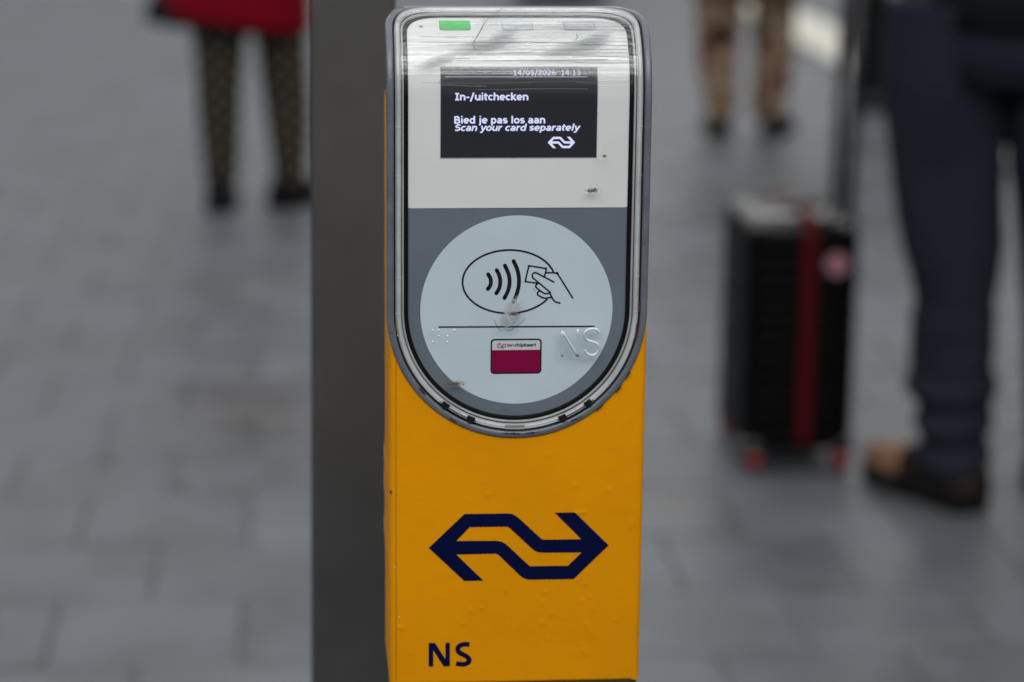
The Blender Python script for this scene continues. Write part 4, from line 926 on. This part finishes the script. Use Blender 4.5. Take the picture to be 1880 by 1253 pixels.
# traveller with the suitcase: navy trousers, brown boots, facing away to the left
mf = Vector((-0.47, 0.88)).normalized()
man_l1 = [(1.088, 2.872, 0.060, 0.064, 0.092), (1.088, 2.872, 0.09, 0.069, 0.084), (1.087, 2.872, 0.125, 0.064, 0.078), (1.085, 2.872, 0.155, 0.072, 0.080), (1.085, 2.872, 0.185, 0.067, 0.076), (1.078, 2.872, 0.225, 0.085, 0.082), (1.078, 2.873, 0.275, 0.076, 0.080), (1.076, 2.873, 0.33, 0.079, 0.082), (1.075, 2.873, 0.40, 0.076, 0.082), (1.067, 2.873, 0.50, 0.098, 0.092), (1.046, 2.871, 0.66, 0.103, 0.098), (1.030, 2.868, 0.80, 0.112, 0.110), (1.045, 2.866, 0.95, 0.128, 0.120)]
man_l2 = [(1.290, 2.830, 0.060, 0.066, 0.090), (1.288, 2.830, 0.12, 0.068, 0.080), (1.280, 2.832, 0.20, 0.070, 0.076), (1.270, 2.834, 0.38, 0.068, 0.078), (1.262, 2.838, 0.50, 0.082, 0.088), (1.248, 2.845, 0.66, 0.090, 0.095), (1.232, 2.850, 0.80, 0.097, 0.105), (1.205, 2.856, 0.95, 0.108, 0.118)]
man, mO, mF, mS = person('person', 'person in navy trousers and tan boots standing beside the black suitcase', [(1.083, 2.872), (1.268, 2.830)], mf, 1.82, 0.90, ('navycloth', 0.085), None, [man_l1, man_l2], 'jacket', arms={1: (0.975, 3.20, 1.055)})
def rel(p, O): return (p[0]-O.x, p[1]-O.y)
shoe(man, rel((1.118, 2.800), mO), mf, 0.300, 0.104, 'brown', 'sole', h=0.118, st=0.034, toe='tan', boot=0.0)
shoe(man, rel((1.312, 2.735), mO), (0.0, 1.0), 0.300, 0.104, 'brown', 'sole', h=0.118, st=0.034, boot=0.0)

# walker in the red coat
wf = Vector((0.12, 0.99))
w_l1 = [(-0.392, 6.05, 0.07, 0.048, 0.0528), (-0.39, 6.05, 0.12, 0.0528, 0.0576), (-0.392, 6.05, 0.22, 0.06, 0.0648), (-0.392, 6.05, 0.33, 0.0672, 0.072), (-0.392, 6.05, 0.45, 0.0744, 0.0768), (-0.388, 6.05, 0.56, 0.084, 0.0864), (-0.385, 6.05, 0.72, 0.102, 0.102), (-0.38, 6.05, 0.86, 0.108, 0.12)]
w_l2 = [(-0.178, 6.11, 0.07, 0.0483, 0.0506), (-0.176, 6.11, 0.12, 0.0552, 0.0575), (-0.18, 6.11, 0.22, 0.0644, 0.0667), (-0.186, 6.11, 0.33, 0.069, 0.0713), (-0.194, 6.1, 0.45, 0.0759, 0.0759), (-0.205, 6.09, 0.56, 0.0828, 0.0851), (-0.225, 6.08, 0.72, 0.0978, 0.0978), (-0.25, 6.07, 0.86, 0.1035, 0.115)]
wom, wO, wF, wS = person('person', 'person in red coat, dark checked leggings and black shoes walking behind the post', [(-0.392, 6.05), (-0.178, 6.11)], wf, 1.66, 0.83, ('checked', 0.0), None, [w_l1, w_l2], 'red', hairm='hair_light')
shoe(wom, rel((-0.398, 5.985), wO), (0.05, 1.0), 0.25, 0.100, 'blackleather', 'sole', h=0.100, st=0.025, boot=0.02)
shoe(wom, rel((-0.222, 6.06), wO), (0.55, 0.83), 0.265, 0.102, 'blackleather', 'sole', h=0.100, st=0.025, boot=0.02)
def hem_ring(cx, cy, rx, ry, z, slope, n=40, fl=0.03):
    return [Vector((cx - wO.x + rx*math.cos(2*math.pi*i/n)*(1 + fl*math.sin(5*2*math.pi*i/n)), cy - wO.y + ry*math.sin(2*math.pi*i/n)*(1 + fl*math.sin(5*2*math.pi*i/n)), z + slope*rx*math.cos(2*math.pi*i/n))) for i in range(n)]
link('coat_skirt', mesh(*loft([hem_ring(-0.350, 6.07, 0.245, 0.175, 0.592, -0.14), hem_ring(-0.345, 6.07, 0.235, 0.170, 0.68, -0.08), hem_ring(-0.300, 6.07, 0.195, 0.155, 0.80, 0.0), hem_ring(-0.285, 6.08, 0.182, 0.145, 0.92, 0.0)], False, True)), 'red', wom, True)
link('underskirt', mesh(*loft([hem_ring(-0.372, 6.07, 0.250, 0.165, 0.566, -0.10), hem_ring(-0.362, 6.07, 0.238, 0.160, 0.63, -0.10), hem_ring(-0.330, 6.07, 0.19, 0.15, 0.74, -0.04)], False, False)), 'blackcloth', wom, True)

# passer-by in camouflage trousers
c_l1 = [(1.447, 7.6, 0.055, 0.0528, 0.0605), (1.447, 7.6, 0.1, 0.0605, 0.0638), (1.434, 7.6, 0.22, 0.0704, 0.0748), (1.43, 7.6, 0.34, 0.0792, 0.0814), (1.432, 7.6, 0.5, 0.0946, 0.0924), (1.452, 7.6, 0.7, 0.1012, 0.1034), (1.48, 7.6, 0.86, 0.1045, 0.1155)]
c_l2 = [(1.635, 7.62, 0.055, 0.0572, 0.0605), (1.638, 7.62, 0.1, 0.066, 0.066), (1.643, 7.62, 0.22, 0.077, 0.077), (1.648, 7.62, 0.34, 0.0792, 0.0836), (1.645, 7.62, 0.5, 0.0792, 0.0924), (1.632, 7.62, 0.7, 0.0968, 0.1034), (1.605, 7.61, 0.86, 0.1045, 0.1155)]
cam_p, cO, cF, cS = person('person', 'passer-by in brown camouflage trousers and black shoes right of the validator', [(1.447, 7.60), (1.635, 7.62)], (0.15, 1.0), 1.70, 0.85, ('camo', 0.03), None, [c_l1, c_l2], 'browncloth')
shoe(cam_p, rel((1.440, 7.53), cO), (0.05, 1.0), 0.265, 0.100, 'blackleather', 'sole', h=0.09, st=0.024)
shoe(cam_p, rel((1.628, 7.55), cO), (0.42, 0.9), 0.265, 0.100, 'blackleather', 'sole', h=0.09, st=0.024)
link('coat_hem', mesh(*loft([ring((0, 0, z), rx, ry, 32, xdir=cS, p=2.3) for z, rx, ry in ((0.512, 0.205, 0.155), (0.62, 0.20, 0.152), (0.80, 0.185, 0.145), (0.95, 0.18, 0.14))], False, True)), 'browncloth', cam_p, True)

# passer-by in black further back, mostly hidden
b_l1 = [(2.185, 8.3, 0.055, 0.066, 0.066), (2.18, 8.3, 0.12, 0.074, 0.07), (2.17, 8.3, 0.26, 0.08, 0.076), (2.166, 8.3, 0.45, 0.088, 0.084), (2.18, 8.3, 0.7, 0.092, 0.094), (2.2, 8.3, 0.86, 0.095, 0.105)]
b_l2 = [(2.375, 8.18, 0.055, 0.066, 0.066), (2.375, 8.18, 0.12, 0.074, 0.070), (2.372, 8.19, 0.26, 0.080, 0.076), (2.368, 8.21, 0.45, 0.088, 0.084), (2.355, 8.25, 0.70, 0.092, 0.094), (2.34, 8.28, 0.86, 0.095, 0.105)]
blk, bO, bF, bS = person('person', 'passer-by in black trousers half hidden behind the navy trouser legs', [(2.205, 8.30), (2.375, 8.18)], (0.1, 1.0), 1.76, 0.86, ('greycloth', 0.02), None, [b_l1, b_l2], 'blackcloth')
shoe(blk, rel((2.195, 8.22), bO), (0.05, 1.0), 0.27, 0.098, 'greyshoe', 'sole', h=0.09, st=0.022)
shoe(blk, rel((2.375, 8.10), bO), (0.2, 1.0), 0.27, 0.098, 'greyshoe', 'sole', h=0.09, st=0.022)

# ------------------------------------------------------------------ litter bin far behind the reader
bn = empty('litter_bin', (1.42, 13.3, 0), 'blurred dark grey bin standing far behind the top of the validator', 'bin')
link('bin_body', box(-0.26, 0.20, -0.20, 0.20, 0.04, 1.05, 0.02, 2), 'bin', bn)
link('bin_lid', box(-0.275, 0.215, -0.215, 0.215, 1.05, 1.12, 0.02, 2), 'blackleather', bn)
link('bin_foot', box(-0.22, 0.16, -0.16, 0.16, 0.0005, 0.041, 0.0, 1), 'blackleather', bn)
link('bin_post', box(0.205, 0.290, -0.05, 0.05, 0.0005, 1.25, 0.008, 1), 'blackleather', bn)
